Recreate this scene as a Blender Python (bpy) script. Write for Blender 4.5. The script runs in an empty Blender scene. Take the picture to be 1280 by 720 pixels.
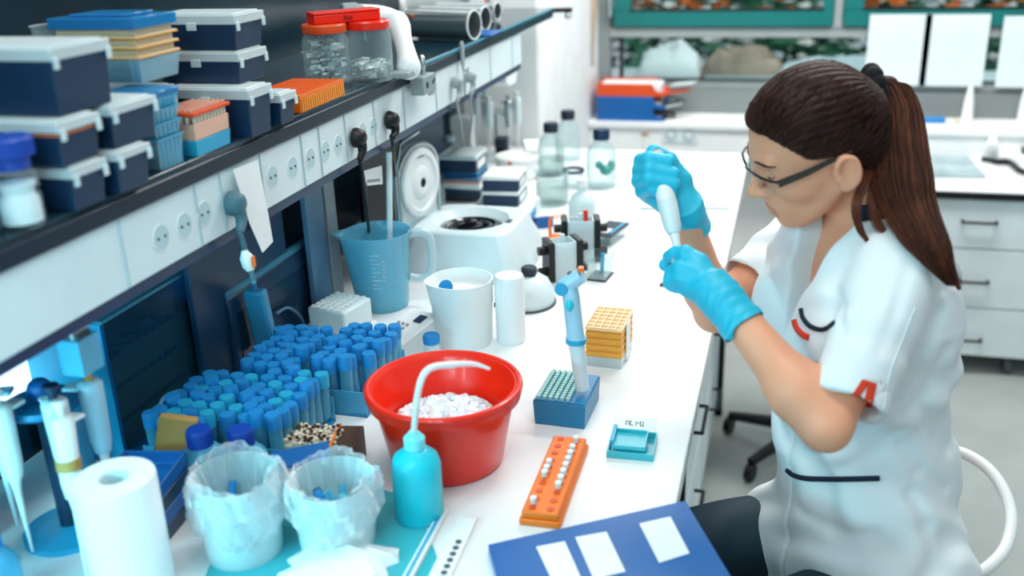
import bpy, bmesh, math, random
import numpy as np
from mathutils import Vector, Matrix
random.seed(7)
SC = bpy.context.scene
COL = SC.collection
PI = math.pi

# ------------------------------------------------------------------ camera
FPX = 1230.0
CAMH = 1.70
_Y = np.array([363.0, -483.0, FPX]); _Y /= np.linalg.norm(_Y)
_D = np.array([110.0, 3215.0, FPX]); _D -= _D.dot(_Y) * _Y; _D /= np.linalg.norm(_D)
_X = np.cross(_D, _Y)
CAM = np.array([0.0, 0.0, CAMH])
def ray(px, py):
    d = np.array([(px - 640) / FPX, (py - 360) / FPX, 1.0])
    return np.array([d @ _X, d @ _Y, -(d @ _D)])
def at_z(px, py, z):
    r = ray(px, py); return CAM + r * ((z - CAMH) / r[2])
def at_y(px, py, y):
    r = ray(px, py); return CAM + r * (y / r[1])
def at_x(px, py, x):
    r = ray(px, py); return CAM + r * (x / r[0])
def at_d(px, py, d):
    return CAM + d * ray(px, py)
cam_data = bpy.data.cameras.new('camera')
cam = bpy.data.objects.new('camera', cam_data); COL.objects.link(cam)
R3 = Matrix(((_X[0], -_X[1], -_X[2]), (_Y[0], -_Y[1], -_Y[2]), (-_D[0], _D[1], _D[2])))
cam.matrix_world = Matrix.Translation((0, 0, CAMH)) @ R3.to_4x4()
cam_data.sensor_width = 36.0
cam_data.lens = FPX / 1280 * 36
cam_data.clip_start = 0.02; cam_data.clip_end = 200
cam_data.dof.use_dof = True
cam_data.dof.focus_distance = 1.68
cam_data.dof.aperture_fstop = 2.3
SC.camera = cam

# ------------------------------------------------------------------ light
SC.view_settings.view_transform = 'Standard'
SC.view_settings.look = 'None'
SC.view_settings.gamma = 1.0
SC.view_settings.exposure = -0.10
SC.view_settings.use_curve_mapping = False
W = bpy.data.worlds.new('world'); SC.world = W; W.use_nodes = True
wn = W.node_tree.nodes; wl = W.node_tree.links
bg = wn['Background']; bg.inputs['Color'].default_value = (0.78, 0.93, 1.0, 1); bg.inputs['Strength'].default_value = 0.55
def area(name, loc, target, sx, sy, power, color=(1, 1, 1)):
    d = bpy.data.lights.new(name, 'AREA'); d.shape = 'RECTANGLE'; d.size = sx; d.size_y = sy
    d.energy = power; d.color = color
    o = bpy.data.objects.new(name, d); COL.objects.link(o)
    o.location = loc
    o.rotation_euler = (Vector(target) - Vector(loc)).to_track_quat('-Z', 'Y').to_euler()
    return o
area('ceiling_light', (-0.2, 1.0, 3.1), (-0.2, 1.2, 0), 1.6, 0.5, 20, (1.0, 0.97, 0.92))
area('ceiling_light', (0.3, 3.0, 2.9), (0.3, 3.6, 0), 1.6, 0.5, 62, (1.0, 0.99, 0.97))
area('window_daylight', (-1.0, 3.9, 2.3), (0, 1.4, 1.0), 2.4, 1.2, 32, (0.97, 0.99, 1.0))
area('added_face_key', (-1.5, -0.3, 2.0), (0.0, 1.4, 1.15), 1.0, 0.9, 46, (0.92, 0.98, 1.0))  # added key light from behind camera-left to brighten her face, no window there
area('added_cyan_fill', (-0.35, -0.1, 2.1), (-0.85, 1.0, 1.3), 0.5, 0.3, 7, (0.40, 0.88, 1.0))  # added fill that tints the near left objects cyan, no real fixture
area('under_shelf_light', (-0.95, 0.35, 1.26), (-0.8, 0.9, 0.95), 0.5, 0.1, 9.0, (0.22, 0.82, 1.0))

# ------------------------------------------------------------------ materials
def lin(c):
    c = c / 255.0
    return c / 12.92 if c <= 0.04045 else ((c + 0.055) / 1.055) ** 2.4
def rgb(h):
    h = h.lstrip('#'); return (lin(int(h[0:2], 16)), lin(int(h[2:4], 16)), lin(int(h[4:6], 16)), 1)
def mat(name, col, rough=0.5, metal=0.0, trans=0.0, ior=1.45, var=0.06, nscale=9.0, bump=0.0, bscale=60.0,
        coat=0.0, sss=0.0, emit=0.0, spec=0.5, alpha=1.0, attr=None):
    m = bpy.data.materials.new(name); m.use_nodes = True
    n = m.node_tree.nodes; l = m.node_tree.links; b = n['Principled BSDF']
    c = rgb(col)
    tc = n.new('ShaderNodeTexCoord')
    nz = n.new('ShaderNodeTexNoise'); nz.inputs['Scale'].default_value = nscale; nz.inputs['Detail'].default_value = 4
    l.new(tc.outputs['Object'], nz.inputs['Vector'])
    mx = n.new('ShaderNodeMix'); mx.data_type = 'RGBA'; mx.blend_type = 'MULTIPLY'; mx.inputs[0].default_value = 1.0
    mr = n.new('ShaderNodeMapRange'); mr.inputs[1].default_value = 0.3; mr.inputs[2].default_value = 0.7
    mr.inputs[3].default_value = 1 - var; mr.inputs[4].default_value = 1 + var * 0.4
    l.new(nz.outputs['Fac'], mr.inputs[0])
    l.new(mr.outputs[0], mx.inputs[7])
    if attr:
        at = n.new('ShaderNodeAttribute'); at.attribute_name = attr; l.new(at.outputs['Color'], mx.inputs[6])
    else:
        mx.inputs[6].default_value = c
    l.new(mx.outputs[2], b.inputs['Base Color'])
    b.inputs['Roughness'].default_value = rough; b.inputs['Metallic'].default_value = metal
    b.inputs['Transmission Weight'].default_value = trans; b.inputs['IOR'].default_value = ior
    b.inputs['Coat Weight'].default_value = coat; b.inputs['Specular IOR Level'].default_value = spec
    b.inputs['Alpha'].default_value = alpha
    if sss:
        b.inputs['Subsurface Weight'].default_value = sss; b.inputs['Subsurface Radius'].default_value = (1, .35, .2)
        b.inputs['Subsurface Scale'].default_value = 0.008
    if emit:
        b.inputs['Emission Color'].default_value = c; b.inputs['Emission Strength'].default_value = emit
    if bump:
        n2 = n.new('ShaderNodeTexNoise'); n2.inputs['Scale'].default_value = bscale; n2.inputs['Detail'].default_value = 5
        l.new(tc.outputs['Object'], n2.inputs['Vector'])
        bp = n.new('ShaderNodeBump'); bp.inputs['Strength'].default_value = bump; bp.inputs['Distance'].default_value = 0.004
        l.new(n2.outputs['Fac'], bp.inputs['Height']); l.new(bp.outputs[0], b.inputs['Normal'])
    return m
def clear(name, tint='#ffffff', frost=0.12, fcol=None, rough=0.08, edge=0.55, speck=0.1):
    """thin clear plastic or glass: see-through, glossier and denser towards grazing angles"""
    m = bpy.data.materials.new(name); m.use_nodes = True
    n = m.node_tree.nodes; l = m.node_tree.links; b = n['Principled BSDF']; out = n['Material Output']
    b.inputs['Base Color'].default_value = rgb(fcol or tint); b.inputs['Roughness'].default_value = rough
    b.inputs['Specular IOR Level'].default_value = 0.9
    t = n.new('ShaderNodeBsdfTransparent'); t.inputs['Color'].default_value = rgb(tint)
    lw = n.new('ShaderNodeLayerWeight'); lw.inputs['Blend'].default_value = 0.35
    nz = n.new('ShaderNodeTexNoise'); nz.inputs['Scale'].default_value = 25
    tc = n.new('ShaderNodeTexCoord'); l.new(tc.outputs['Object'], nz.inputs['Vector'])
    mr = n.new('ShaderNodeMapRange'); mr.inputs[3].default_value = frost; mr.inputs[4].default_value = min(1, frost + edge)
    l.new(lw.outputs['Facing'], mr.inputs[0])
    ml = n.new('ShaderNodeMath'); ml.operation = 'MULTIPLY_ADD'; ml.inputs[1].default_value = speck
    l.new(nz.outputs['Fac'], ml.inputs[0]); l.new(mr.outputs[0], ml.inputs[2])
    ms = n.new('ShaderNodeMixShader'); l.new(ml.outputs[0], ms.inputs[0])
    l.new(t.outputs[0], ms.inputs[1]); l.new(b.outputs[0], ms.inputs[2]); l.new(ms.outputs[0], out.inputs['Surface'])
    return m
M = dict(
    white=mat('white_plastic', '#f1f4f3', 0.35), wall=mat('white_wall_paint', '#f4f6f5', 0.7, bump=0.05),
    coolwhite=mat('cool_white_plastic', '#dcebee', 0.35), bench=mat('white_laminate', '#eceeed', 0.28, var=0.03, nscale=3),
    paper=mat('white_paper', '#f3f6f6', 0.8, bump=0.05), papertint=mat('pale_paper', '#dfeaec', 0.8),
    floor=mat('grey_linoleum', '#a7aeaa', 0.35, var=0.1, nscale=6), navy=mat('navy_plastic', '#11304f', 0.42, coat=0.1),
    navy2=mat('blue_black_plastic', '#1c2c3c', 0.5), black=mat('black_plastic', '#0b0d10', 0.4),
    blackmetal=mat('black_painted_metal', '#15181b', 0.35, metal=0.3), steel=mat('brushed_steel', '#c3cccd', 0.25, metal=0.9),
    alu=mat('grey_aluminium', '#a3aaa9', 0.45, metal=0.2), grey=mat('grey_plastic', '#9aa5a8', 0.45), dgrey=mat('dark_grey_plastic', '#4a555a', 0.5),
    teal=mat('teal_paint', '#0d706d', 0.35, var=0.08), tealdark=mat('dark_teal_panel', '#0c2a38', 0.22, var=0.35, nscale=5),
    bluepanel=mat('steel_blue_panel', '#1d3f5c', 0.35, var=0.25, nscale=4), bluegrey=mat('blue_grey_panel', '#5b83a0', 0.4, var=0.15),
    red=mat('red_plastic', '#f0260a', 0.3, coat=0.2), orange=mat('orange_plastic', '#f5791a', 0.35), orangered=mat('orange_red_plastic', '#e2501a', 0.4),
    yellow=mat('yellow_orange_plastic', '#f6b042', 0.4, sss=0.0), blue=mat('blue_plastic', '#1260a6', 0.4), binder=mat('blue_cover', '#0c62a6', 0.35, var=0.05),
    capblue=mat('bright_blue_cap', '#1f88cc', 0.45), capdeep=mat('deep_blue_cap', '#1546a8', 0.4), cyan=mat('cyan_plastic', '#20cfe0', 0.35),
    cyan2=mat('cyan_blue_plastic', '#2aa7d0', 0.35), ltblue=mat('light_blue_plastic', '#a9d6ea', 0.3), rackblue=mat('rack_blue_plastic', '#1d7fae', 0.35),
    mint=mat('mint_tips', '#bfe6da', 0.4), peach=mat('peach_plastic', '#eab7a0', 0.4), foam=mat('crushed_ice', '#eef6fa', 0.4, bump=0.6, bscale=90),
    tan=mat('tan_cardboard', '#b98f4f', 0.7, bump=0.2), wood=mat('brown_tray', '#4b3022', 0.6), cream=mat('cream_beads', '#dccfb8', 0.6),
    frosted=clear('frosted_plastic', '#dcf4f8', 0.52, '#f2fbfc', 0.25, 0.35), glass=clear('clear_glass', '#fbffff', 0.02, '#c2d3d6', 0.03, 0.42, 0.03),
    bluegl=clear('light_blue_clear_plastic', '#b2e6f4', 0.3, '#6ccbe8', 0.2, 0.4), jug=clear('blue_tinted_jug_plastic', '#a8e2f2', 0.45, '#82d2e8', 0.2, 0.35),
    jugh=clear('milky_handle_plastic', '#dcecf0', 0.5, '#dbe8ec', 0.2, 0.35), clearbl=clear('clear_rack_plastic', '#cdeef7', 0.10, '#d4f2fa', 0.06, 0.55),
    yelcl=clear('yellow_rack_plastic', '#fff0cc', 0.5, '#ffe9c0', 0.3, 0.3), bag=clear('plastic_bag_film', '#f0fbfd', 0.06, '#ffffff', 0.1, 0.85),
    cyancl=clear('cyan_clear_plastic', '#7fe3ee', 0.5, '#4fd5e2', 0.2, 0.3), liquid=clear('pale_green_liquid', '#f0f6f4', 0.06, '#d5e2df', 0.05, 0.25),
    cyanliq=clear('teal_liquid', '#35b8ae', 0.7, '#27a59b', 0.2, 0.2), lens=clear('spectacle_lens', '#f6fbfc', 0.0, '#e0f0f8', 0.02, 0.10, 0.0),
    winglass=clear('window_glass', '#f6fcfc', 0.0, '#e8f4f5', 0.02, 0.04, 0.0), skin=mat('skin', '#d59a75', 0.45, sss=0.12, var=0.05, nscale=14, bump=0.05, bscale=220, attr='tone'),
    cloth=mat('white_cotton', '#edf3f5', 0.85, var=0.03, bump=0.12, bscale=420), navycloth=mat('navy_cloth', '#0e1d33', 0.8, bump=0.1, bscale=200),
    redcloth=mat('red_cloth', '#d93a1c', 0.8), glove=mat('turquoise_nitrile', '#25bddb', 0.42, var=0.05, bump=0.12, bscale=130),
    hair=mat('dark_brown_hair', '#351b11', 0.5, var=0.4, nscale=30, spec=0.25), hairlt=mat('brown_hair_lengths', '#6b3a26', 0.5, var=0.45, nscale=22, spec=0.25), velvet=mat('black_hair_tie', '#0c0a12', 0.8, bump=0.3),
    trouser=mat('dark_navy_trousers', '#12303f', 0.7), screen=mat('lcd_screen', '#5fb2b5', 0.2), orangelt=mat('orange_indicator', '#ffa46b', 0.3),
    leaf=mat('green_leaves', '#63b08c', 0.7, var=0.5, nscale=4), leafd=mat('dark_green_leaves', '#2f7a68', 0.7, var=0.5, nscale=4), flower=mat('orange_blossom', '#ff9448', 0.7), flowerw=mat('white_blossom', '#f4f3ee', 0.7),
    clearsheet=clear('clear_blue_sheet', '#a9dcf0', 0.03, '#5fb0d0', 0.08, 0.12, 0.03), midgrey=mat('mid_grey_paint', '#858c8c', 0.5, var=0.15, nscale=3),
    ground=mat('outdoor_ground', '#9aa89c', 0.9, var=0.4, nscale=2),
)

# ------------------------------------------------------------------ mesh helpers
class MB:
    def __init__(s): s.v = []; s.f = []
    def add(s, v, f, mtx=None):
        o = len(s.v)
        if mtx is not None: v = [tuple(mtx @ Vector(p)) for p in v]
        s.v += [tuple(map(float, p)) for p in v]; s.f += [tuple(i + o for i in q) for q in f]; return s
    def box(s, x0, x1, y0, y1, z0, z1, tx=0.0, ty=0.0, mtx=None):
        """box; tx, ty shrink the bottom on each side"""
        v = [(x0 + tx, y0 + ty, z0), (x1 - tx, y0 + ty, z0), (x1 - tx, y1 - ty, z0), (x0 + tx, y1 - ty, z0),
             (x0, y0, z1), (x1, y0, z1), (x1, y1, z1), (x0, y1, z1)]
        return s.add(v, [(0, 3, 2, 1), (4, 5, 6, 7), (0, 1, 5, 4), (1, 2, 6, 5), (2, 3, 7, 6), (3, 0, 4, 7)], mtx)
    def tray(s, x0, x1, y0, y1, z0, z1, t=0.002, tx=0.0, ty=0.0, mtx=None):
        """open-topped box with walls t thick"""
        a = [(x0 + tx, y0 + ty, z0), (x1 - tx, y0 + ty, z0), (x1 - tx, y1 - ty, z0), (x0 + tx, y1 - ty, z0), (x0, y0, z1), (x1, y0, z1), (x1, y1, z1), (x0, y1, z1)]
        b = [(x0 + tx + t, y0 + ty + t, z0 + t), (x1 - tx - t, y0 + ty + t, z0 + t), (x1 - tx - t, y1 - ty - t, z0 + t), (x0 + tx + t, y1 - ty - t, z0 + t), (x0 + t, y0 + t, z1), (x1 - t, y0 + t, z1), (x1 - t, y1 - t, z1), (x0 + t, y1 - t, z1)]
        f = [(0, 3, 2, 1), (0, 1, 5, 4), (1, 2, 6, 5), (2, 3, 7, 6), (3, 0, 4, 7), (8, 9, 10, 11), (8, 12, 13, 9), (9, 13, 14, 10), (10, 14, 15, 11), (11, 15, 12, 8),
             (4, 5, 13, 12), (5, 6, 14, 13), (6, 7, 15, 14), (7, 4, 12, 15)]
        return s.add(a + b, f, mtx)
    def lathe(s, prof, c=(0, 0, 0), n=32, mtx=None, sy=1.0):
        v = []; f = []; k = len(prof)
        for i in range(n):
            a = 2 * PI * i / n
            for r, z in prof: v.append((c[0] + r * math.cos(a), c[1] + r * math.sin(a) * sy, c[2] + z))
        for i in range(n):
            j = (i + 1) % n
            for q in range(k - 1): f.append((i * k + q, j * k + q, j * k + q + 1, i * k + q + 1))
        if prof[0][0] > 1e-6: f.append(tuple(i * k for i in range(n))[::-1])
        if prof[-1][0] > 1e-6: f.append(tuple(i * k + k - 1 for i in range(n)))
        return s.add(v, f, mtx)
    def ring(s, prof, c=(0, 0, 0), n=32, mtx=None):
        """closed profile swept around z (no caps)"""
        v = []; f = []; k = len(prof)
        for i in range(n):
            a = 2 * PI * i / n
            for r, z in prof: v.append((c[0] + r * math.cos(a), c[1] + r * math.sin(a), c[2] + z))
        for i in range(n):
            j = (i + 1) % n
            for q in range(k): f.append((i * k + q, j * k + q, j * k + (q + 1) % k, i * k + (q + 1) % k))
        return s.add(v, f, mtx)
    def tube(s, pts, r, n=8, closed=False):
        pts = [Vector(p) for p in pts]; m = len(pts); v = []; f = []
        rr = r if isinstance(r, (list, tuple)) else [r] * m
        up = None
        for i, p in enumerate(pts):
            a = pts[(i - 1) % m] if (i > 0 or closed) else p
            b = pts[(i + 1) % m] if (i < m - 1 or closed) else p
            t = (b - a).normalized()
            if up is None: up = t.orthogonal().normalized()
            up = (up - t * up.dot(t)).normalized(); w = t.cross(up)
            for k in range(n):
                g = 2 * PI * k / n; q = p + (up * math.cos(g) + w * math.sin(g)) * rr[i]; v.append(tuple(q))
        for i in range(m if closed else m - 1):
            j = (i + 1) % m
            for k in range(n): f.append((i * n + k, i * n + (k + 1) % n, j * n + (k + 1) % n, j * n + k))
        if not closed: f.append(tuple(range(n))[::-1]); f.append(tuple((m - 1) * n + k for k in range(n)))
        return s.add(v, f)
    def cyl(s, p0, p1, r0, r1=None, n=20):
        return s.tube([p0, p1], [r0, r0 if r1 is None else r1], n)
    def ball(s, c, r, n=12, sz=1.0):
        return s.lathe([(r * math.sin(PI * i / n) if 0 < i < n else 0, -r * sz * math.cos(PI * i / n)) for i in range(n + 1)], c, 2 * n)
    def prism(s, poly, h, axis='z', base=0.0, mtx=None):
        """poly: 2D outline, extruded along axis from base to base + h"""
        k = len(poly)
        def pt(a, b, z): return {'z': (a, b, z), 'x': (z, a, b), 'y': (a, z, b)}[axis]
        v = [pt(a, b, base) for a, b in poly] + [pt(a, b, base + h) for a, b in poly]
        f = [tuple(range(k))[::-1], tuple(range(k, 2 * k))] + [(i, (i + 1) % k, (i + 1) % k + k, i + k) for i in range(k)]
        return s.add(v, f, mtx)
    def build(s, name, m, parent=None, loc=(0, 0, 0), rz=0.0, bev=0.0, ang=35, seg=2):
        me = bpy.data.meshes.new(name); me.from_pydata(s.v, [], s.f); me.validate()
        bm = bmesh.new(); bm.from_mesh(me)
        bmesh.ops.remove_doubles(bm, verts=bm.verts, dist=1e-6)
        bmesh.ops.recalc_face_normals(bm, faces=bm.faces); bm.to_mesh(me); bm.free()
        me.polygons.foreach_set('use_smooth', [True] * len(me.polygons))
        me.set_sharp_from_angle(angle=math.radians(ang))
        me.materials.append(M[m] if isinstance(m, str) else m)
        o = bpy.data.objects.new(name, me); COL.objects.link(o)
        o.location = tuple(map(float, loc)); o.rotation_euler = (0, 0, rz)
        if parent is not None: o.parent = parent
        if bev:
            b = o.modifiers.new('bevel', 'BEVEL'); b.width = bev; b.segments = seg; b.limit_method = 'ANGLE'; b.angle_limit = math.radians(40)
        return o
def tag(o, label=None, cat=None, group=None, kind=None):
    if label: o['label'] = label
    if cat: o['category'] = cat
    if group: o['group'] = group
    if kind: o['kind'] = kind
    return o
def thing(name, label, cat, loc=(0, 0, 0), rz=0.0, group=None):
    o = bpy.data.objects.new(name, None); COL.objects.link(o); o.empty_display_size = 0.02
    o.location = tuple(map(float, loc)); o.rotation_euler = (0, 0, rz)
    return tag(o, label, cat, group)
def copy_tree(o, parent=None):
    c = o.copy(); COL.objects.link(c); c.parent = parent
    for ch in list(o.children): copy_tree(ch, c)
    return c
def struct(name, mb, m, **k):
    o = mb.build(name, m, **k); o['kind'] = 'structure'; return o
def arc(c, r, a0, a1, n=12, plane='xy', ry=None):
    ry = r if ry is None else ry; out = []
    for i in range(n + 1):
        a = math.radians(a0 + (a1 - a0) * i / n); u, w = r * math.cos(a), ry * math.sin(a)
        out.append({'xy': (c[0] + u, c[1] + w, c[2]), 'xz': (c[0] + u, c[1], c[2] + w), 'yz': (c[0], c[1] + u, c[2] + w)}[plane])
    return out
def spline(pts, n=8):
    """Catmull-Rom through the points"""
    P = [Vector(p) for p in pts]; P = [P[0] * 2 - P[1]] + P + [P[-1] * 2 - P[-2]]; out = []
    for i in range(1, len(P) - 2):
        a, b, c, d = P[i - 1:i + 3]
        for k in range(n):
            t = k / n
            out.append(0.5 * ((2 * b) + (c - a) * t + (2 * a - 5 * b + 4 * c - d) * t * t + (3 * b - a - 3 * c + d) * t ** 3))
    out.append(P[-2]); return out

# ================================================================== the room
BZ = 0.93      # bench top
SZ = 1.405     # reagent shelf top
DZ = 0.72      # desk top by the window
struct('floor', MB().box(-3, 3.4, -1, 4.6, -0.05, 0), 'floor')
b = MB(); b.box(-3, 3.4, 4.42, 4.6, 0, 0.93); struct('wall_back', b, 'wall')
struct('wall_left', MB().box(-1.34, -1.24, -1, 3.3, 0, 2.6), 'wall')
# white pier that closes the bench on the left
b = MB(); b.box(-1.7, -0.835, 3.31, 4.42, 0, 2.6); b.box(-0.835, -0.829, 3.32, 3.95, 0.2, 2.6); struct('wall_pier', b, 'wall', bev=0.003)
# ledge with trunking under the window
b = MB(); b.box(-0.834, 1.9, 4.2, 4.42, 0.705, 0.812); b.box(-0.834, 1.9, 4.185, 4.42, 0.812, 0.838); struct('trim_1', b, 'wall', bev=0.003)
# window wall
WY = 4.42
struct('trim_2', MB().box(-0.834, 1.9, WY - 0.004, WY + 0.05, 0.838, 0.945), 'midgrey')
def win(px, py): p = at_y(px, py, WY); return p[0], p[2]
xl = win(768, 10)[0]; zr0 = win(900, 47)[1]; zr1 = win(900, 35)[1]; zs1 = win(900, 13)[1]
xp0 = win(1042, 20)[0]; xp1 = win(1053, 20)[0]
struct('trim_5', MB().box(-0.834, xl - 0.0205, WY, WY + 0.06, 0.9455, 1.6), 'midgrey')
b = MB(); b.box(xl - 0.02, 1.9, WY, WY + 0.06, zr0, zr1); b.box(xp0, xp1, WY - 0.01, WY + 0.06, zr1, 1.6)
b.box(xl - 0.02, 1.9, WY + 0.01, WY + 0.05, 0.945, 0.985)
struct('window_1', b, 'alu', bev=0.003)
w = bpy.data.objects['window_1']
MB().box(xl + 0.03, 1.9, WY + 0.03, WY + 0.034, 0.985, zr0).build('pane', 'winglass', w)
MB().box(xl + 0.024, xl + 0.038, WY - .002, WY + 0.04, 0.985, zr0).box(xl + 0.03, 1.9, WY - .002, WY + .01, 0.983, 0.990).build('window_seal', 'black', w)
for i, (a, c) in enumerate(((xl, xp0 - 0.004), (xp1 + 0.004, 1.9))):
    b = MB(); b.box(a, c, WY - 0.02, WY + 0.04, zr1 + 0.006, zs1); b.box(a, a + 0.075, WY - 0.02, WY + 0.04, zs1, 1.6); b.box(c - 0.04, c, WY - 0.02, WY + 0.04, zs1, 1.6)
    o = struct('window_%d' % (i + 2), b, 'teal', bev=0.004)
    MB().box(a + 0.075, c - 0.04, WY + 0.004, WY + 0.012, zs1, 1.6).build('pane', 'winglass', o)
    b = MB(); b.box(a + 0.07, c - 0.036, WY - 0.022, WY + 0.0, zs1 - 0.001, zs1 + 0.008); b.build('window_seal', 'black', o)
    if i == 0:
        b = MB(); b.box(a - 0.016, a - 0.004, WY - 0.05, WY - 0.02, zs1 - 0.02, zs1 + 0.075); b.build('window_hinge', 'steel', o, bev=0.002)
# tan curtain edge beside the pier
b = MB()
pts = []
for i in range(14):
    t = i / 13; pts.append((-0.832 + 0.045 * (t ** 1.6), 1.06 + 0.5 * t))
for i in range(len(pts) - 1):
    pass
poly = [(-0.832, 1.06)] + pts[1:] + [(-0.832, 1.56)]
tag(MB().prism(poly, 0.05, 'y', 4.25).build('curtain', mat('tan_fabric', '#c9ae97', 0.8, bump=0.3, bscale=40)), 'narrow tan curtain edge hanging between white pier and teal window', 'curtain')

# garden outside: leaves and blossoms
def foliage(name, m, n, xr, yr, zr, size, seed, label, cat):
    r = random.Random(seed); b = MB()
    for _ in range(n):
        x, y, z = r.uniform(*xr), r.uniform(*yr), r.uniform(*zr)
        s = r.uniform(0.5, 1) * size; q = Matrix.Translation((x, y, z)) @ Matrix.Rotation(r.uniform(0, 6), 4, 'Z') @ Matrix.Rotation(r.uniform(-1.2, 1.2), 4, 'X')
        b.add([(-s, 0, 0), (-s * .3, -s * .45, s * .1), (s, 0, 0), (-s * .3, s * .45, s * .1), (0, 0, s * .12)], [(0, 1, 4), (1, 2, 4), (2, 3, 4), (3, 0, 4)], q)
    o = b.build(name, m); return tag(o, label, cat, kind='stuff')
struct('garden_ground', MB().box(-6, 8, 4.7, 14, -0.6, -0.5), 'ground')
foliage('hedge_leaves', 'leaf', 6500, (-1.2, 5.2), (6.7, 8.0), (-0.4, 2.3), 0.12, 1, 'mid green leaves of the hedge outside the window', 'hedge')
foliage('shrub_leaves', 'leafd', 7000, (-2.5, 6), (8.4, 9.6), (-0.5, 2.9), 0.15, 2, 'dark green shrub leaves behind the hedge outside', 'shrub')
foliage('orange_blossoms', 'flower', 560, (-1.3, 2.4), (6.15, 6.4), (0.95, 1.75), 0.10, 3, 'orange blossoms scattered among leaves outside the window', 'flowers')
foliage('white_blossoms', 'flowerw', 520, (-0.9, 2.2), (5.7, 5.9), (0.66, 1.3), 0.06, 4, 'white blossoms scattered among leaves outside the window', 'flowers')

# ================================================================== laboratory bench
XE = -0.113; XB = -1.12
t = thing('laboratory_bench', 'long white laminate laboratory bench running from foreground to the pier', 'bench', (XB, -0.3, 0))
MB().box(0, XE - XB, 0, 2.25, BZ - 0.03, BZ).build('worktop', 'bench', t, bev=0.002)
MB().box(0, XE - XB, 2.252, 3.58, BZ - 0.03, BZ - 0.0005).build('worktop', 'bench', t, bev=0.002)
b = MB(); b.box(0, XE - XB - 0.02, 0.0, 3.58, BZ - 0.045, BZ - 0.03); b.build('edge_strip', 'dgrey', t)
for y in (0.12, 2.12, 3.5):
    b = MB(); b.box(XE - XB - 0.085, XE - XB - 0.045, y - 0.02, y + 0.02, 0.0, BZ - 0.045); b.box(0.1, XE - XB - 0.045, y - 0.02, y + 0.02, 0.0, 0.03)
    b.box(0.1, 0.14, y - 0.02, y + 0.02, 0.0, BZ - 0.045)
    b.build('leg_frame', 'blackmetal', t, bev=0.002)
for y0, y1, lab in ((2.52, 3.1, 'white drawer unit under the far end of the bench'),):
    c = thing('under_bench_cabinet', lab, 'cabinet', (-0.74, y0, 0.0))
    MB().box(0, 0.55, 0, y1 - y0, 0.1, 0.86).build('body', 'papertint', c, bev=0.003)
    for k in range(3):
        z0 = 0.115 + k * 0.25
        d = MB().box(0.55, 0.568, 0.004, y1 - y0 - 0.004, z0, z0 + 0.24).build('drawer', 'papertint', c, bev=0.002)
        MB().tube([(0.568, 0.2, z0 + 0.15), (0.592, 0.2, z0 + 0.15), (0.592, 0.34, z0 + 0.15), (0.568, 0.34, z0 + 0.15)], 0.005).build('handle', 'blackmetal', d)
    for x in (0.08, 0.46):
        for y in (0.06, y1 - y0 - 0.06):
            MB().cyl((x, y - 0.014, 0.03), (x, y + 0.014, 0.03), 0.03).cyl((x, y, 0.05), (x, y, 0.1), 0.008).build('caster', 'black', c)
c = copy_tree(c); c.location = (-0.74, 1.92, 0); c['label'] = 'white drawer unit under the bench beside the black leg frame'

# back panels between bench and shelf
b = MB(); b.box(-1.13, -1.10, -0.3, 3.28, BZ, SZ - 0.03); struct('wall_backsplash', b, 'tealdark')
# vertical uprights and panels below the shelf
def panel(name, lab, y0, y1, x, m, z0=BZ, z1=1.276, dx=0.012):
    return tag(MB().box(0, dx, 0, y1 - y0, 0, z1 - z0).build(name, m, loc=(x, y0, z0), bev=0.002), lab, 'panel')
panel('service_panel', 'dark blue glossy service panel left of the pale upright below the shelf', 1.30, 1.62, -0.93, 'bluepanel')
panel('service_panel', 'pale blue grey upright panel below the sockets beside the black cable', 1.66, 1.735, -0.90, 'bluegrey')
panel('service_panel', 'narrow light grey upright strip right of the pale blue panel', 1.745, 1.79, -0.90, 'grey')
panel('service_panel', 'black upright panel behind the open centrifuge lid', 2.1, 2.3, -0.98, 'black')
panel('service_panel', 'dark blue panel behind the stacked sample boxes', 2.42, 2.75, -1.0, 'bluepanel')

# ================================================================== reagent shelf
t = thing('reagent_shelf', 'long dark edged reagent shelf above the bench carrying boxes and jars', 'shelf', (-0.76, -0.3, 0))
MB().box(-0.36, 0, 0, 3.52, 1.383, SZ).build('board', mat('dark_glass_shelf', '#173440', 0.12, var=0.2), t, bev=0.002)
MB().box(-0.012, 0.004, 0, 3.52, 1.374, 1.397).build('front_edge', mat('dark_blue_edge', '#0d2233', 0.3), t, bev=0.003)
MB().box(0.0, 0.005, 2.1, 3.515, 1.3985, 1.404).build('edge_strip', mat('teal_edge', '#2d8ea3', .3), t, bev=0.001)
for y in (0.3, 1.95, 3.45):
    MB().box(-0.35, -0.31, y - 0.02, y + 0.02, BZ, 1.383).build('upright', 'alu', t, bev=0.002)
struct('trim_3', MB().box(-1.235, -1.12, -0.3, at_x(500, 8, -1.12)[1], SZ - 0.03, 2.2), 'tealdark')
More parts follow.
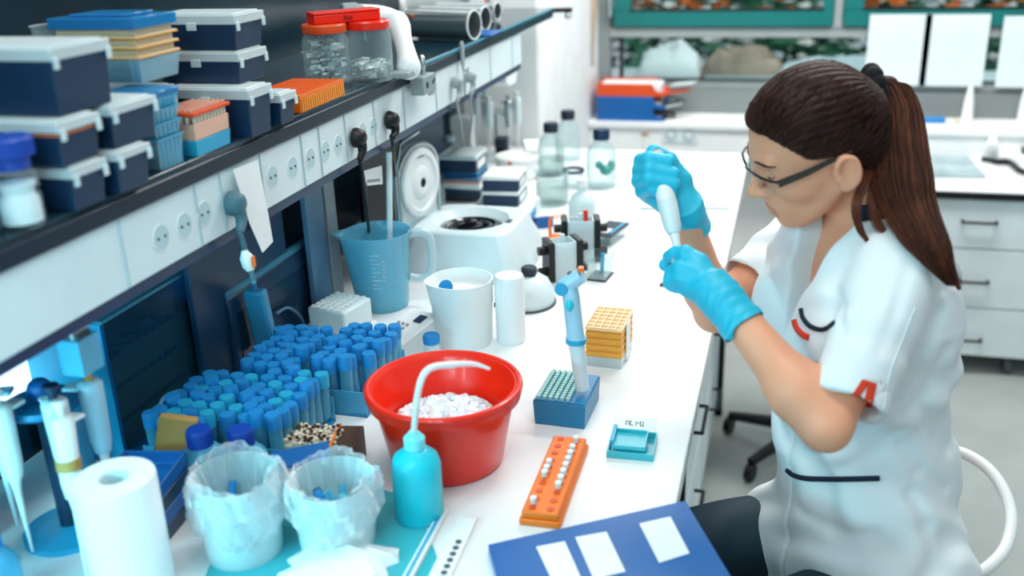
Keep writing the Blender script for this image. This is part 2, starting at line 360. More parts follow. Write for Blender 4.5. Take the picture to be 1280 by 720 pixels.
# socket trunking
b = MB().box(-0.06, 0.0, 0, 3.13, 1.284, 1.373)
t = thing('socket_trunking', 'white socket trunking fixed under the front edge of the shelf', 'socket strip', (-0.762, -0.3, 0))
b.build('channel', 'coolwhite', t, bev=0.002)
MB().box(-0.05, -0.004, 0, 3.13, 1.268, 1.283).build('bottom_rail', mat('blue_rail', '#16395c', 0.3, var=0.3), t)
def zt(px, py): q = at_x(px, py, -0.76); return q[1] + 0.3, q[2]
for px in (152, 246, 277, 327, 378, 400, 432, 468, 505, 545, 580, 613, 640):
    y = zt(px, 205)[0]
    y = at_x(px, 300 - 0.467 * (px - 100) + 30, -0.762)[1] + 0.3
    MB().box(0, 0.0022, y - 0.0008, y + 0.0008, 1.286, 1.371).build('seam', mat('seam_grey', '#b3c6cb', .6), t)
for (px, py) in ((203, 297), (232, 282), (257, 267), (342, 221), (367, 209), (389, 198), (408, 189), (424, 181), (454, 165), (468, 158)):
    y, z = zt(px, py)
    o = MB().ring([(0.0165, 0), (0.0178, 0), (0.0178, 0.0010), (0.0165, 0.0010)], n=28, mtx=Matrix.Translation((0.0, y, z)) @ Matrix.Rotation(PI / 2, 4, 'Y')).build('socket', 'white', t)
    b = MB().lathe([(0.0, 0.0006), (0.0166, 0.0006), (0.0166, 0.001)], n=24, mtx=Matrix.Translation((0.0, y, z)) @ Matrix.Rotation(PI / 2, 4, 'Y'))
    b.build('socket_cup', mat('socket_recess', '#b9d3d8', 0.5), o)
    b = MB()
    for s in (-1, 1): b.cyl((0.0008, y + s * 0.0075, z), (0.0018, y + s * 0.0075, z), 0.002, n=8)
    b.build('socket_holes', 'black', o)
# white end bracket of the trunking
b = MB().prism([(2.82, 1.284), (2.98, 1.284), (2.98, 1.25), (3.02, 1.235), (3.08, 1.235), (3.1, 1.265), (3.125, 1.284), (3.125, 1.34), (2.82, 1.34)], 0.05, 'x', -0.055)
b.build('end_bracket', 'white', t, bev=0.003)

# ================================================================== on the shelf
def lidded_box(label, xf, y0, y1, z0, zl, z1, depth=0.13, tabs='x', body='navy', lid='frosted', under=None, group='lidded tip boxes on the shelf'):
    h = z1 - z0; L = y1 - y0
    t = thing('lidded_box', label, 'box', (xf, y0, z0), group=group)
    MB().tray(-depth + .002, -.002, .002, L - .002, 0.0003, h - 0.003, 0.003, 0.004, 0.004).build('body', body, t, bev=0.0025)
    b = MB(); hl = z1 - zl
    b.box(-depth, 0, 0, L, h - hl, h - 0.0022); b.box(-depth + .006, -.006, .006, L - .006, h - 0.0021, h)
    b.build('lid', lid, t, bev=0.0015)
    if under: MB().box(-depth + .003, -.003, .003, L - .003, h - hl - 0.004, h - hl - 0.0003).build('rack_insert', under, t)
    b = MB(); b.box(0.0003, 0.0028, 0.002, 0.010, h - hl - 0.009, h - hl + .004); b.build('latch', lid, t, bev=0.0008)
    b = MB(); b.box(0.0003, 0.0028, L - 0.010, L - .002, h - hl - 0.009, h - hl + .004); b.build('latch', lid, t, bev=0.0008)
    b = MB(); b.box(-depth * .5 - .008, -depth * .5 + .008, -0.0026, -0.0003, h - hl - 0.008, h - hl + .003); b.build('latch', lid, t, bev=0.0008)
    return t
Z1 = SZ
lidded_box('dark blue lidded box on the shelf, lowest at the far left beside the bottle', -0.745, 0.874, 0.936, Z1, 1.443, 1.4565, 0.10)
lidded_box('dark blue lidded box, lower of the pair left of the clear racks', -0.741, 0.948, 1.014, Z1, 1.445, 1.4565, 0.10)
lidded_box('wide lidded box with an orange line under its lid, beneath the biggest box', -0.744, 0.866, 0.937, 1.457, 1.495, 1.508, 0.19, under='orange')
lidded_box('dark blue lidded box, upper of the pair left of the clear racks', -0.744, 0.955, 1.045, 1.457, 1.496, 1.508, 0.17)
lidded_box('biggest dark blue box with frosted lid, topmost at the upper left corner', -0.75, 0.883, 0.983, 1.5085, 1.568, 1.583, 0.15)
lidded_box('tall dark box with frosted lid, bottom of the three box stack', -0.741, 1.253, 1.322, Z1, 1.461, 1.477, 0.14)
lidded_box('dark box with frosted lid, middle of the three box stack', -0.768, 1.284, 1.368, 1.477, 1.51, 1.5245, 0.14)
lidded_box('dark box with frosted lid, topmost of the three box stack', -0.768, 1.286, 1.372, 1.525, 1.562, 1.577, 0.14)
lidded_box('smallest dark box with frosted lid, beside the flat orange rack', -0.741, 1.343, 1.396, Z1, 1.44, 1.4545, 0.07)
lidded_box('dark lidded box half hidden behind the clear racks', -0.832, 1.13, 1.215, Z1, 1.47, 1.492, 0.12)
# tower of yellow tip racks
t = thing('tip_rack_tower', 'tower of clear racks with yellow tip layers under a blue lid', 'tip racks', (-0.83, 1.10, 1.508 - 0.0))
t.location.z = 1.5085
t.location.x = -0.80
D = -0.125; Ly = 0.09
MB().tray(D, 0, 0, Ly, 0, 0.03, 0.0015, 0.004, 0.004).build('tray', 'clearbl', t)
b = MB()
for i in range(9):
    for j in range(2):
        b.cyl((-0.006 - j * 0.012, 0.008 + i * 0.0093, 0.002), (-0.006 - j * 0.012, 0.008 + i * 0.0093, 0.03), 0.0015, 0.003, 6)
b.build('tips', 'frosted', t)
for k in range(3):
    z = 0.031 + k * 0.0125
    o = MB().box(D - .001, .001, -.001, Ly + .001, z, z + 0.0035).box(D + .004, -.004, .004, Ly - .004, z + 0.0036, z + 0.0115).build('tip_layer', 'yelcl', t, bev=0.0008)
    b = MB().box(D - .0015, .0015, -.0015, Ly + .0015, z + .0002, z + 0.0015); b.build('rim', 'yellow', o)
b = MB(); b.tray(D - .002, .002, -.002, Ly + .002, -0.082, -0.068, 0.002, mtx=Matrix.Scale(-1, 4, (0, 0, 1))); b.box(D + .02, -.02, .015, Ly - .015, 0.0825, 0.0855)
b.build('lid', clear('blue_clear_lid', '#62bfee', 0.35, '#3aa3dd', 0.12, 0.4), t, bev=0.001)
# tower of empty clear racks
t = thing('clear_rack_tower', 'tower of four empty clear racks with blue lid on the shelf edge', 'tip racks', (-0.762, 1.057, SZ))
for k in range(4):
    z0 = [0, .042, .06, .078][k]; h = [.04, .017, .017, .014][k]
    o = MB().tray(-0.07 - k * .001, k * .0006, -k * .0006, 0.056 + k * .0006, z0, z0 + h, 0.0015, 0.004, 0.004).build('rack', 'clearbl' if k < 3 else 'bluegl', t)
    b = MB()
    for i in range(5): b.box(-0.001, 0.0015, 0.006 + i * 0.01, 0.0072 + i * 0.01, z0 + 0.001, z0 + h - 0.001)
    b.box(-0.071, 0.002, -0.001, 0.0575, z0 + h - .002, z0 + h); b.build('ribs', 'bluegl', o)
MB().box(-0.072, 0.003, -0.002, 0.0585, 0.0925, 0.1).build('lid', clear('blue_clear_top', '#55b4e6', 0.4, '#2d95cf', 0.12, 0.4), t, bev=0.0015)
# red peach cyan tip box
t = thing('tip_box', 'tip box in cyan and peach with red rack of orange tips on the shelf', 'tip box', (-0.759, 1.137, SZ))
MB().tray(-0.055, 0, 0, 0.087, 0, 0.0215, 0.002, 0.002, 0.002).build('base', 'cyan2', t, bev=0.0012)
MB().tray(-0.055, 0, 0, 0.087, 0.0217, 0.044, 0.002, 0.001, 0.001).build('body', 'peach', t, bev=0.0012)
b = MB()
for i in range(10): b.cyl((-0.003, 0.006 + i * 0.0082, 0.044), (-0.003, 0.006 + i * 0.0082, 0.054), 0.0026, 0.0032, 7)
for i in range(5): b.cyl((-0.012 - i * .009, 0.004, 0.044), (-0.012 - i * .009, 0.004, 0.054), 0.0026, 0.0032, 7)
b.build('tip_collars', 'cream', t)
o = MB().box(-0.058, 0.003, -0.003, 0.09, 0.0545, 0.0595).build('tip_rack', 'orangered', t, bev=0.001)
b = MB()
for i in range(12):
    for j in range(7): b.lathe([(0.0022, 0), (0.0026, 0.003), (0.0015, 0.003), (0, 0.0015)], (-0.004 - j * 0.0078, 0.0025 + i * 0.0074, 0.0596), 7)
b.build('tips', 'peach', o)
# flat orange rack
t = thing('orange_rack', 'flat bright orange tube rack on the shelf in front of the jars', 'rack', (-0.760, 1.441, SZ))
MB().tray(-0.10, 0, 0, 0.17, 0, 0.026, 0.003, 0.001, 0.001).build('body', 'orange', t, bev=0.001)
b = MB().box(-0.1, 0, 0, 0.17, 0.0262, 0.0285)
b.build('top', 'orange', t)
b = MB()
for i in range(20): b.box(0.0002, 0.0014, 0.005 + i * 0.0083, 0.0075 + i * 0.0083, 0.002, 0.022)
b.build('ribs', 'yellow', t)
b = MB()
for i in range(16):
    for j in range(9): b.lathe([(0.0, 0.0), (0.003, 0.0), (0.003, 0.0008)], (-0.01 - j * 0.0105, 0.008 + i * 0.0103, 0.0287), 8)
b.build('wells', 'orangered', t)
# jars
def jar(label, x, y, r, h, fill, seed):
    t = thing('glass_jar', label, 'jar', (x, y, SZ), group='red lidded jars on the shelf')
    b = MB().lathe([(r * .9, 0), (r, .006), (r, h * .72), (r * .86, h * .86), (r * .86, h * .93), (r * .83, h * .93), (r * .83, h * .85), (r * .96, h * .71), (r * .96, .008), (0, .005)], n=40)
    b.build('jar_body', 'glass', t)
    MB().lathe([(r * .92, 0), (r * .95, .003), (r * .95, .013), (r * .9, .016), (0, .016)], (0, 0, h * .86), 40).build('lid', 'orangered' if seed == 1 else 'red', t)
    rr = random.Random(seed); b = MB()
    for _ in range(240 if seed == 1 else 110):
        a = rr.uniform(0, 6.3); q = r * .86 * math.sqrt(rr.random()); z = rr.uniform(.01, h * (.72 if seed == 1 else .34)); s = rr.uniform(.004, .012)
        m4 = Matrix.Translation((q * math.cos(a) * .93, q * math.sin(a) * .93, z)) @ Matrix.Rotation(rr.uniform(0, 6), 4, 'Z') @ Matrix.Rotation(rr.uniform(0, 6), 4, 'X')
        b.add([(-s, -s * .3, 0), (s, -s * .4, s * .3), (s * .8, s * .4, 0), (-s, s * .3, s * .4)], [(0, 1, 2, 3)], m4)
    o = b.build('filling', fill, t); o['kind'] = 'stuff'
    return t
jar('glass jar full of clear bits with orange red lid, left of the two jars', -0.842, 1.72, .044, .112, 'coolwhite', 1)
jar('glass jar one third full of pale bits with red lid, right of the two jars', -0.782, 1.78, .045, .112, 'white', 2)
t = thing('flat_box', 'flat red box lying across the lids of both jars', 'box', (-0.815, 1.752, SZ + .1127), math.radians(47))
MB().box(-0.066, 0.066, -0.021, 0.021, 0, 0.016).build('box_body', 'red', t, bev=0.002)
MB().box(-0.067, 0.067, -0.022, 0.022, 0.0162, 0.021).build('box_lid', 'red', t, bev=0.002)
o = MB()
for k, w in enumerate(([(0, 0), (0, 6), (3, 6), (3, 3), (0, 3), (3, 0)], [(5, 0), (5, 6)], [(7, 0), (7, 4), (9, 4), (9, 0)], [(11, 0), (11, 6), (11, 2), (14, 5), (12, 2.5), (14, 0)])):
    o.tube([(-0.008 + p[0] * .0012, -0.0218, 0.004 + p[1] * .0012) for p in w], 0.0004, 5)
o.build('handwriting', 'black', t)
# blue capped media bottles at the left end
def media_bottle(name, label, loc, r, h, cap, gl='glass', liquid=None, lh=0.4, group=None, ch=0.03):
    t = thing(name, label, 'bottle', loc, group=group)
    nr = r * .42
    MB().lathe([(r * .94, 0), (r, .005), (r, h * .6), (r * .92, h * .68), (nr, h * .86), (nr, h), (nr * .9, h), (nr * .9, h * .86), (r * .88, h * .67), (r * .96, h * .59), (r * .96, .006), (0, .004)], n=36).build('glass_body', gl, t)
    c = MB().lathe([(nr * 1.18, -ch * .8), (nr * 1.25, -ch * .78), (nr * 1.25, ch * .15), (nr * 1.15, ch * .24), (0, ch * .24)], (0, 0, h), 32).build('cap', cap, t)
    b = MB()
    for i in range(28):
        a = 2 * PI * i / 28; b.box(nr * 1.24, nr * 1.29, -.0006, .0006, h - ch * .7, h + ch * .1, mtx=Matrix.Rotation(a, 4, 'Z'))
    b.build('grip_ridges', cap, c)
    if liquid:
        MB().lathe([(0, .006), (r * .94, .007), (r * .94, h * lh), (0, h * lh)], n=32).build('liquid', liquid, t)
    return t
def jarlet(label, loc, r, h, cap):
    t = thing('sample_bottle', label, 'bottle', loc)
    MB().lathe([(r * .9, 0), (r, .004), (r, h * .35), (r * .8, h * .42), (r, h * .5), (r, h * .6), (r * .6, h * .68), (r * .6, h * .72), (0, h * .72)], n=32).build('glass_body', 'glass', t)
    MB().lathe([(0, .004), (r * .9, .005), (r * .9, h * .3), (r * .72, h * .38), (r * .9, h * .5), (0, h * .55)], n=28).build('white_powder', 'foam', t)
    c = MB().lathe([(r * .82, 0), (r * .85, .001), (r * .85, h * .14), (r * 1.12, h * .15), (r * 1.12, h * .33), (r * 1.0, h * .36), (0, h * .36)], (0, 0, h * .66), 32).build('cap', 'capdeep', t)
    b = MB()
    for i in range(30): b.box(r * 1.11, r * 1.15, -.0006, .0006, h * .82, h * .98, mtx=Matrix.Rotation(2 * PI * i / 30, 4, 'Z'))
    b.build('grip_ridges', 'capdeep', c)
jarlet('stout bottle with white powder and bright blue screw cap at shelf left', (-0.775, 0.826, SZ), .0225, .094, 1)
jarlet('second blue capped bottle partly cut by the left picture edge', (-0.800, 0.785, SZ), .024, .094, 1)
# dim glassware stored at the back of the shelf
for (x, y, r, h, lab) in ((-0.99, 1.42, .05, .10, 'dim empty glass beaker at the back behind the box stack'), (-1.0, 1.62, .045, .13, 'dim tall glass beaker standing at the back left of the jars'),
                          (-1.02, 1.25, .05, .16, 'dim tall glass cylinder at the back behind the yellow racks')):
    tag(MB().lathe([(r, 0), (r, h), (r * 1.05, h + .003), (r * .95, h), (r * .95, .005), (0, .004)], n=32).build('glass_beaker', 'glass', loc=(x, y, SZ)), lab, 'beaker', 'glassware at the back of the shelf')
tag(MB().cyl((0, 0, .034), (.02, .16, .034), .034, n=28).build('steel_canister', 'steel', loc=(-1.05, 1.60, SZ)), 'dim steel canister lying at the back between box stack and jars', 'canister')

# white curved dispenser arm with grey clamp
q0 = np.array([-0.80, 1.90, SZ])
t = thing('dispenser', 'white curved plastic dispenser standing right of the jars on the shelf', 'dispenser', tuple(q0))
pz_ = at_z(512, 96, SZ + .001); X_ = pz_[0] - .012
pts = [tuple(at_x(px, py, X_ + dx) - q0) for px, py, dx in ((511, 84, 0), (508, 68, -.015), (503, 50, -.035), (499, 36, -.055), (496, 28, -.065))]
n_ = 25
MB().tube(spline(pts, 6), [.0245 - .0055 * math.sin(min(1, i / 18) * PI) for i in range(n_)], 18).ball(pts[0], .0245, 14).ball(pts[-1], .0240, 14).build('arm', 'white', t, ang=60)
pts = [tuple(at_x(px, py, X_ + dx) - q0) for px, py, dx in ((497, 27, -.065), (478, 20, -.09), (450, 18, -.115))]
MB().tube(spline(pts, 5), .0205, 16).ball(pts[0], .0205, 12).build('head', 'white', t, ang=60)
b = MB(); p = pts[-1]; b.cyl((p[0] - .03, p[1] - .02, p[2]), (p[0] - .005, p[1] + .0, p[2]), .024, n=24); b.build('knob', 'grey', t, bev=.003)
MB().box(pz_[0] - q0[0] - .035, pz_[0] - q0[0] + .005, pz_[1] - q0[1] - .02, pz_[1] - q0[1] + .03, 0, .012).build('foot', 'grey', t, bev=.003)
# grey clamp block hanging on the shelf edge
p = at_x(525, 100, -0.745); 
t = thing('shelf_clamp', 'grey metal clamp block screwed to the shelf edge below the white dispenser', 'clamp', (-0.752, p[1], 1.352))
MB().box(0, 0.03, -0.042, 0.03, 0, 0.038).build('block', mat('cast_grey_metal', '#8fa0a2', 0.5), t, bev=0.003)
b = MB(); b.cyl((0.0302, -0.02, 0.019), (0.0312, -0.02, 0.019), 0.0065); b.cyl((0.0302, 0.016, 0.02), (0.0312, 0.016, 0.02), 0.004); b.cyl((0.0302, 0.024, 0.024), (0.0312, 0.024, 0.024), 0.003); b.build('holes', 'black', t)
b = MB(); b.tube(spline([(0.015, 0.0, 0.038), (0.016, 0.0, 0.06), (0.010, 0.01, 0.072), (0.002, 0.02, 0.062), (0.004, 0.022, 0.034)], 6), 0.005, 10); b.build('shackle', 'steel', t)
MB().box(0.012, 0.02, 0.026, 0.05, -0.012, 0.002).build('wing_screw', 'steel', t, bev=0.002)
# steel tubes
def steel_tube(label, px, py, r, L, end='dgrey'):
    p = at_z(px, py, SZ + r + .0035)
    t = thing('steel_tube', label, 'tube', (p[0], p[1], SZ), math.atan2(-.2, .97), group='steel tubes lying on the shelf')
    m4 = Matrix.Translation((-L, 0, r + .0035)) @ Matrix.Rotation(PI / 2, 4, 'Y')
    MB().ring([(r, 0), (r, L), (r - .002, L), (r - .002, 0)], n=36, mtx=m4).build('tube_wall', 'steel', t)
    m5 = Matrix.Translation((-.003, 0, r + .0035)) @ Matrix.Rotation(PI / 2, 4, 'Y')
    MB().ring([(r + .0005, 0), (r + .0022, 0), (r + .0022, .004), (r - .001, .004), (r - .001, .0)], n=36, mtx=m5).build('end_ring', 'white', t)
    MB().lathe([(0, 0), (r - .0026, 0), (r - .0026, .002), (0, .002)], n=28, mtx=Matrix.Translation((-.10, 0, r + .0035)) @ Matrix.Rotation(PI / 2, 4, 'Y')).build('inner_disc', end, t)
    return t
t = steel_tube('nearest and widest steel tube with rust spot, just right of the white dispenser', 593, 31, .034, .19)
b = MB(); b.ball((-.165, -.028, .058), .0075, 8, sz=.8); b.build('rust_spot', mat('rust', '#a8501c', .8), t)
steel_tube('middle steel tube lying behind the nearest one', 607, 23, .030, .20)
steel_tube('rear steel tube with the smallest opening of the three', 622, 14, .024, .20)
tag(MB().cyl((0, 0, .03), (-.2, .04, .03), .03, n=28).build('steel_canister', 'steel', loc=(at_z(578, 8, SZ + .03)[0] - .03, at_z(578, 8, SZ + .03)[1] + .12, SZ)), 'closed steel canister lying behind the open steel tubes', 'canister')
tag(MB().box(-.035, .02, -.09, .02, 0, .006).build('blue_wedge', 'blue', loc=tuple(at_z(617, 41, SZ)), bev=.002), 'flat blue plastic piece in front of the steel tubes', 'piece')
# hook over the shelf edge
p = at_x(577, 65, -0.752)
b = MB(); b.prism([(-0.006, 0), (0.006, 0), (0.008, 0.012), (0.008, 0.052), (0, 0.058), (-0.008, 0.052), (-0.008, 0.012)], .006, 'x', 0); b.tube([(0.003, 0, 0.004), (0.004, 0.0, -0.01), (0.014, 0.0, -0.012), (0.016, 0, -0.004)], .003)
tag(b.build('shelf_hook', 'grey', loc=(-0.7535, p[1], 1.362), bev=.001), 'narrow grey metal hook clipped on the shelf edge right of the clamp', 'hook')
p = at_x(682, 25, -0.76)
t = thing('rail_end', 'black rod end cap at the far tip of the shelf edge', 'end cap', (-0.756, 3.215, 1.39))
b = MB(); b.cyl((-0.03, 0, 0.006), (0.06, 0.02, 0.006), .008, n=14); b.build('rod', 'blackmetal', t)
MB().ball((0.045, 0.02, -0.012), 0.012).build('knob', 'steel', t)
t = thing('retort_stand', 'orange rod stand on the far end of the shelf', 'stand', (-0.90, 2.95, SZ))
MB().box(-.05, .04, -.04, .04, 0, .006).build('foot', 'steel', t, bev=.001); MB().cyl((0, 0, .006), (0, 0, .2), .005, n=10).build('rod', 'orange', t)
MB().cyl((0, .03, .006), (0, .03, .2), .004, n=10).build('rod', 'cyan2', t)

# plugs and cables on the trunking
def plug(label, px, py, col, path, r=0.003, size=1.0):
    p = at_x(px, py, -0.757); t = thing('power_plug', label, 'plug', (-0.757, p[1], p[2]))
    s = size
    b = MB(); b.lathe([(.018 * s, 0), (.0185 * s, .004), (.014 * s, .018), (.008 * s, .022), (0, .022)], n=24, mtx=Matrix.Rotation(PI / 2, 4, 'Y')); b.build('plug_body', col, t, ang=50)
    o = [(0.010, 0, 0.002), (0.013, 0.002, -0.022)] + [tuple(np.array(at_x(a, c, x)) - p + np.array([0, 0, 0])) for a, c, x in path]
    MB().tube(spline(o[:3], 6), [.011 * s - .0004 * i * s for i in range(13)], 12).build('strain_relief', col, t)
    MB().tube(spline(o[1:], 8), r, 8).build('cable', col, t)
    return t
plug('black plug with long cable, left of the two black plugs', 443, 172, 'black', ((450, 200, -0.745), (456, 235, -0.757), (462, 300, -0.86)), .0035)
plug('black plug on the socket strip, right of the two black plugs', 485, 150, 'black', ((490, 172, -0.745), (492, 190, -0.757), (494, 230, -0.86)), .0035)
t = plug('teal grey plug with cable running down to the blue adapter', 288, 254, mat('teal_grey_plastic', '#47707c', .5), ((300, 290, -0.74), (308, 318, -0.74), (317, 352, -0.73)), .0042, 1.0)
b = MB(); pp = np.array([-0.757, *at_x(288, 254, -0.757)[1:]])
a_, b_ = at_x(305, 313, -0.74) - pp, at_x(314, 340, -0.735) - pp
m_ = (a_ + b_) / 2; b.tube([a_, a_ * .7 + b_ * .3, a_ * .3 + b_ * .7, b_], [.004, .0095, .0095, .004], 8); b.build('cable_label', 'white', t)
b = MB(); b.box(m_[0] + .0085, m_[0] + .0105, m_[1] - .004, m_[1] + .004, m_[2] - .008, m_[2] + .008); b.build('label_print', 'orange', t)
plug('small grey plug, left of the pair below the hook', 567, 103, 'grey', ((571, 128, -0.745), (576, 155, -0.80), (579, 182, -0.93), (580, 200, -0.965)), .003, .75)
plug('small grey plug, right of the pair below the hook', 584, 96, 'grey', ((588, 120, -0.745), (590, 150, -0.80), (585, 182, -0.93), (584, 200, -0.955)), .003, .75)
# paper strip hanging
x = -0.752
P = [at_x(*p, x) for p in ((291, 212), (322, 200), (334, 262), (341, 302), (328, 316), (312, 280))]
b = MB(); k = len(P)
b.add([tuple(p) for p in P] + [(p[0] + .0006, p[1], p[2]) for p in P], [tuple(range(k)), tuple(range(2 * k - 1, k - 1, -1))] + [(i, (i + 1) % k, (i + 1) % k + k, i + k) for i in range(k)])
tag(b.build('paper_note', 'paper'), 'torn white paper strip hanging over the socket strip beside the teal plug', 'note')
# paper label by the centrifuge
P = [at_x(*p, -0.80) for p in ((453, 214), (477, 207), (478, 230), (459, 232))]
b = MB(); k = 4
b.add([tuple(p) for p in P] + [(p[0] + .0006, p[1], p[2]) for p in P], [(0, 1, 2, 3), (7, 6, 5, 4)] + [(i, (i + 1) % k, (i + 1) % k + k, i + k) for i in range(k)])
o = tag(b.build('cable_tag', 'paper'), 'white tag on the black cable beside the open centrifuge lid', 'tag')
b = MB(); a_ = at_x(459, 227, -0.799); c_ = at_x(476, 225, -0.799)
for i in range(7):
    q = a_ + (c_ - a_) * (i + .2) / 7.4; b.box(q[0], q[0] + .0006, q[1], q[1] + .004, q[2] - .003, q[2] + .003)
b.build('print', 'dgrey', o)

# ================================================================== on the bench
def P0(px, py): p = at_z(px, py, BZ); return (p[0], p[1], BZ)
# measuring jug
t = thing('measuring_jug', 'large blue tinted plastic measuring jug with spout, standing before the centrifuge', 'jug', (-0.80, 1.79, BZ))
R = .066; h = .165
b = MB(); n = 48; prof = [(R * .80, 0), (R * .82, .004), (R * .97, h * .93), (R * 1.04, h * .97), (R * 1.06, h), (R * 1.02, h), (R * .94, h * .93), (R * .79, .006)]
v = []; f = []; kk = len(prof)
for i in range(n):
    a = 2 * PI * i / n
    for r, z in prof:
        s = max(0, math.cos(a - math.radians(215))) ** 14 * max(0, (z / h - .75) / .25) ** 1.5
        v.append(((r + s * .026) * math.cos(a), (r + s * .026) * math.sin(a), z + s * .006))
for i in range(n):
    j = (i + 1) % n
    for q in range(kk - 1): f.append((i * kk + q, j * kk + q, j * kk + q + 1, i * kk + q + 1))
f.append(tuple(i * kk for i in range(n))[::-1]); f.append(tuple(i * kk + kk - 1 for i in range(n)))
b.add(v, f); b.build('jug_body', 'jug', t, ang=60)
ha = math.radians(20); hc, hs = math.cos(ha), math.sin(ha)
hp = [(R * .97, h * .93), (R * 1.35, h * .95), (R * 1.62, h * .86), (R * 1.66, h * .60), (R * 1.55, h * .40), (R * 1.25, h * .33), (R * .9, h * .36)]
MB().tube(spline([(r * hc, r * hs, z) for r, z in hp], 6), .0085, 12).build('handle', 'jugh', t)
b = MB()
for i in range(9):
    z = h * (.35 + i * .055); a0 = -PI / 2 + .1; rr = R * (.80 + .17 * z / h) + .0012
    L = .30 if i % 2 == 0 else .16
    b.tube([(rr * math.cos(a0 + L * k / 4), rr * math.sin(a0 + L * k / 4), z) for k in range(5)], .0005, 5)
b.build('graduation', 'white', t)
b = MB()
for i in range(6):
    z = h * (.45 + i * .05); a0 = -PI / 2 + .48; rr = R * (.80 + .17 * z / h) + .0014
    b.tube([(rr * math.cos(a0 + .02 * k), rr * math.sin(a0 + .02 * k), z + (.003 if k % 2 else 0)) for k in range(6)], .0008, 5)
b.build('numbers', 'white', t)
def rod(label, a, c, r, m, cat='rod', name='glass_rod'): 
    a = np.array(a); c = np.array(c); return tag(MB().cyl((0, 0, 0), tuple(c - a), r, n=10).build(name, m, loc=tuple(a)), label, cat)
rod('clear glass rod leaning in the blue tinted jug', (-0.815, 1.765, BZ + .008), at_y(530, 252, 1.86), .0042, 'glass')
rod('flat milky stirring strip standing in the blue tinted jug', (-0.80, 1.83, BZ + .008), at_y(486, 190, 1.86), .0065, 'white', 'strip', 'stirring_strip')

# centrifuge
t = thing('centrifuge', 'white microcentrifuge with its round rotor well open and lid raised', 'centrifuge', (-0.700, 2.10, BZ))
b = MB(); n = 40
# body: loft from base rectangle to top rectangle, with a round well
def rrect(hx, hy, r, n=40):
    out = []
    for i in range(n):
        a = 2 * PI * (i + .5) / n; c, s = math.cos(a), math.sin(a)
        e = 6.0; q = (abs(c / hx) ** e + abs(s / hy) ** e) ** (-1 / e); out.append((q * c, q * s))
    return out
A = rrect(.155, .150, 0); B_ = rrect(.150, .145, 0); Cc = rrect(.118, .115, 0); D_ = rrect(.112, .109, 0)
rings = [[(x, y, 0.0) for x, y in A], [(x, y, .03) for x, y in B_], [(x, y - .0, .098) for x, y in Cc], [(x, y, .102) for x, y in D_],
         [(.092 * math.cos(2 * PI * (i + .5) / n), .092 * math.sin(2 * PI * (i + .5) / n), .1025) for i in range(n)],
         [(.088 * math.cos(2 * PI * (i + .5) / n), .088 * math.sin(2 * PI * (i + .5) / n), .098) for i in range(n)],
         [(.074 * math.cos(2 * PI * (i + .5) / n), .074 * math.sin(2 * PI * (i + .5) / n), .085) for i in range(n)],
         [(.070 * math.cos(2 * PI * (i + .5) / n), .070 * math.sin(2 * PI * (i + .5) / n), .06) for i in range(n)]]
v = [p for r in rings for p in r]; f = [tuple(range(n))[::-1], tuple((len(rings) - 1) * n + i for i in range(n))]
for k in range(len(rings) - 1):
    for i in range(n): j = (i + 1) % n; f.append((k * n + i, k * n + j, (k + 1) * n + j, (k + 1) * n + i))
b.add(v, f); b.build('housing', 'coolwhite', t, ang=24)
o = MB().lathe([(.069, 0), (.069, .022), (.060, .027), (.05, .020), (.03, .016), (.028, .026), (.012, .03), (0, .03)], (0, 0, .0615), 48).build('rotor', mat('glossy_black', '#0b0f12', .12), t)
b = MB()
for i in range(24):
    a = 2 * PI * i / 24; b.cyl((.046 * math.cos(a), .046 * math.sin(a), .079), (.048 * math.cos(a), .048 * math.sin(a), .086), .0042, n=8)
b.build('tube_sleeves', 'dgrey', o)
MB().lathe([(.014, 0), (.014, .006), (.006, .01), (0, .01)], (0, 0, .0915), 20).build('rotor_knob', 'blackmetal', o)
b = MB(); b.box(-.03, .05, -.1545, -.1485, .008, .022, mtx=Matrix.Rotation(0, 4, 'Z')); b.build('control_strip', 'white', t)
MB().box(.09, .102, -.02, .005, .1022, .104).build('catch', 'dgrey', t)
# lid: upright frame on the wall side
lm = Matrix.Translation((-.112, -.03, .085)) @ Matrix.Rotation(math.radians(-10), 4, 'Z')
def arch(hy, h0, r, n=12):
    out = [(-hy, 0)]
    for i in range(n + 1):
        a = PI - PI * i / n; out.append((hy * math.cos(a), h0 + r * math.sin(a)))
    out.append((hy, 0)); return out
o = MB().prism(arch(.090, .135, .065), .012, 'x', -.014, lm).build('lid', 'frosted', t, bev=.002)
MB().tube([lm @ Vector((0.002, y, z)) for y, z in arch(.088, .135, .063)], .004, 8).build('lid_rim', 'steel', o)
rm = lm @ Matrix.Translation((0, 0, .108)) @ Matrix.Rotation(PI / 2, 4, 'Y')
MB().lathe([(.078, 0), (.080, .004), (.078, .010), (.066, .012), (.060, .007), (.040, .007), (.034, .012), (.022, .015), (.012, .013), (.011, .004), (0, .004)], mtx=rm, n=48).build('lid_disc', 'white', o)
MB().lathe([(0, .0042), (.0105, .0042), (.0105, .0125), (.0085, .0125), (.0, .006)], mtx=rm, n=20).build('lid_bolt', 'black', o)
MB().prism([(-.02, .178), (.012, .182), (.03, .176), (.05, .172), (.052, .164), (.02, .166), (-.02, .168)], .006, 'x', .003, lm).build('lid_latch', 'dgrey', o, bev=.001)
MB().tube([lm @ Vector((0.0, -.096, .02)), lm @ Vector((0.0, -.096, .15)), lm @ Vector((-.004, -.06, .21)), lm @ Vector((-.004, 0.02, .222))], .0035, 8).build('lid_hinge_rod', 'steel', o)

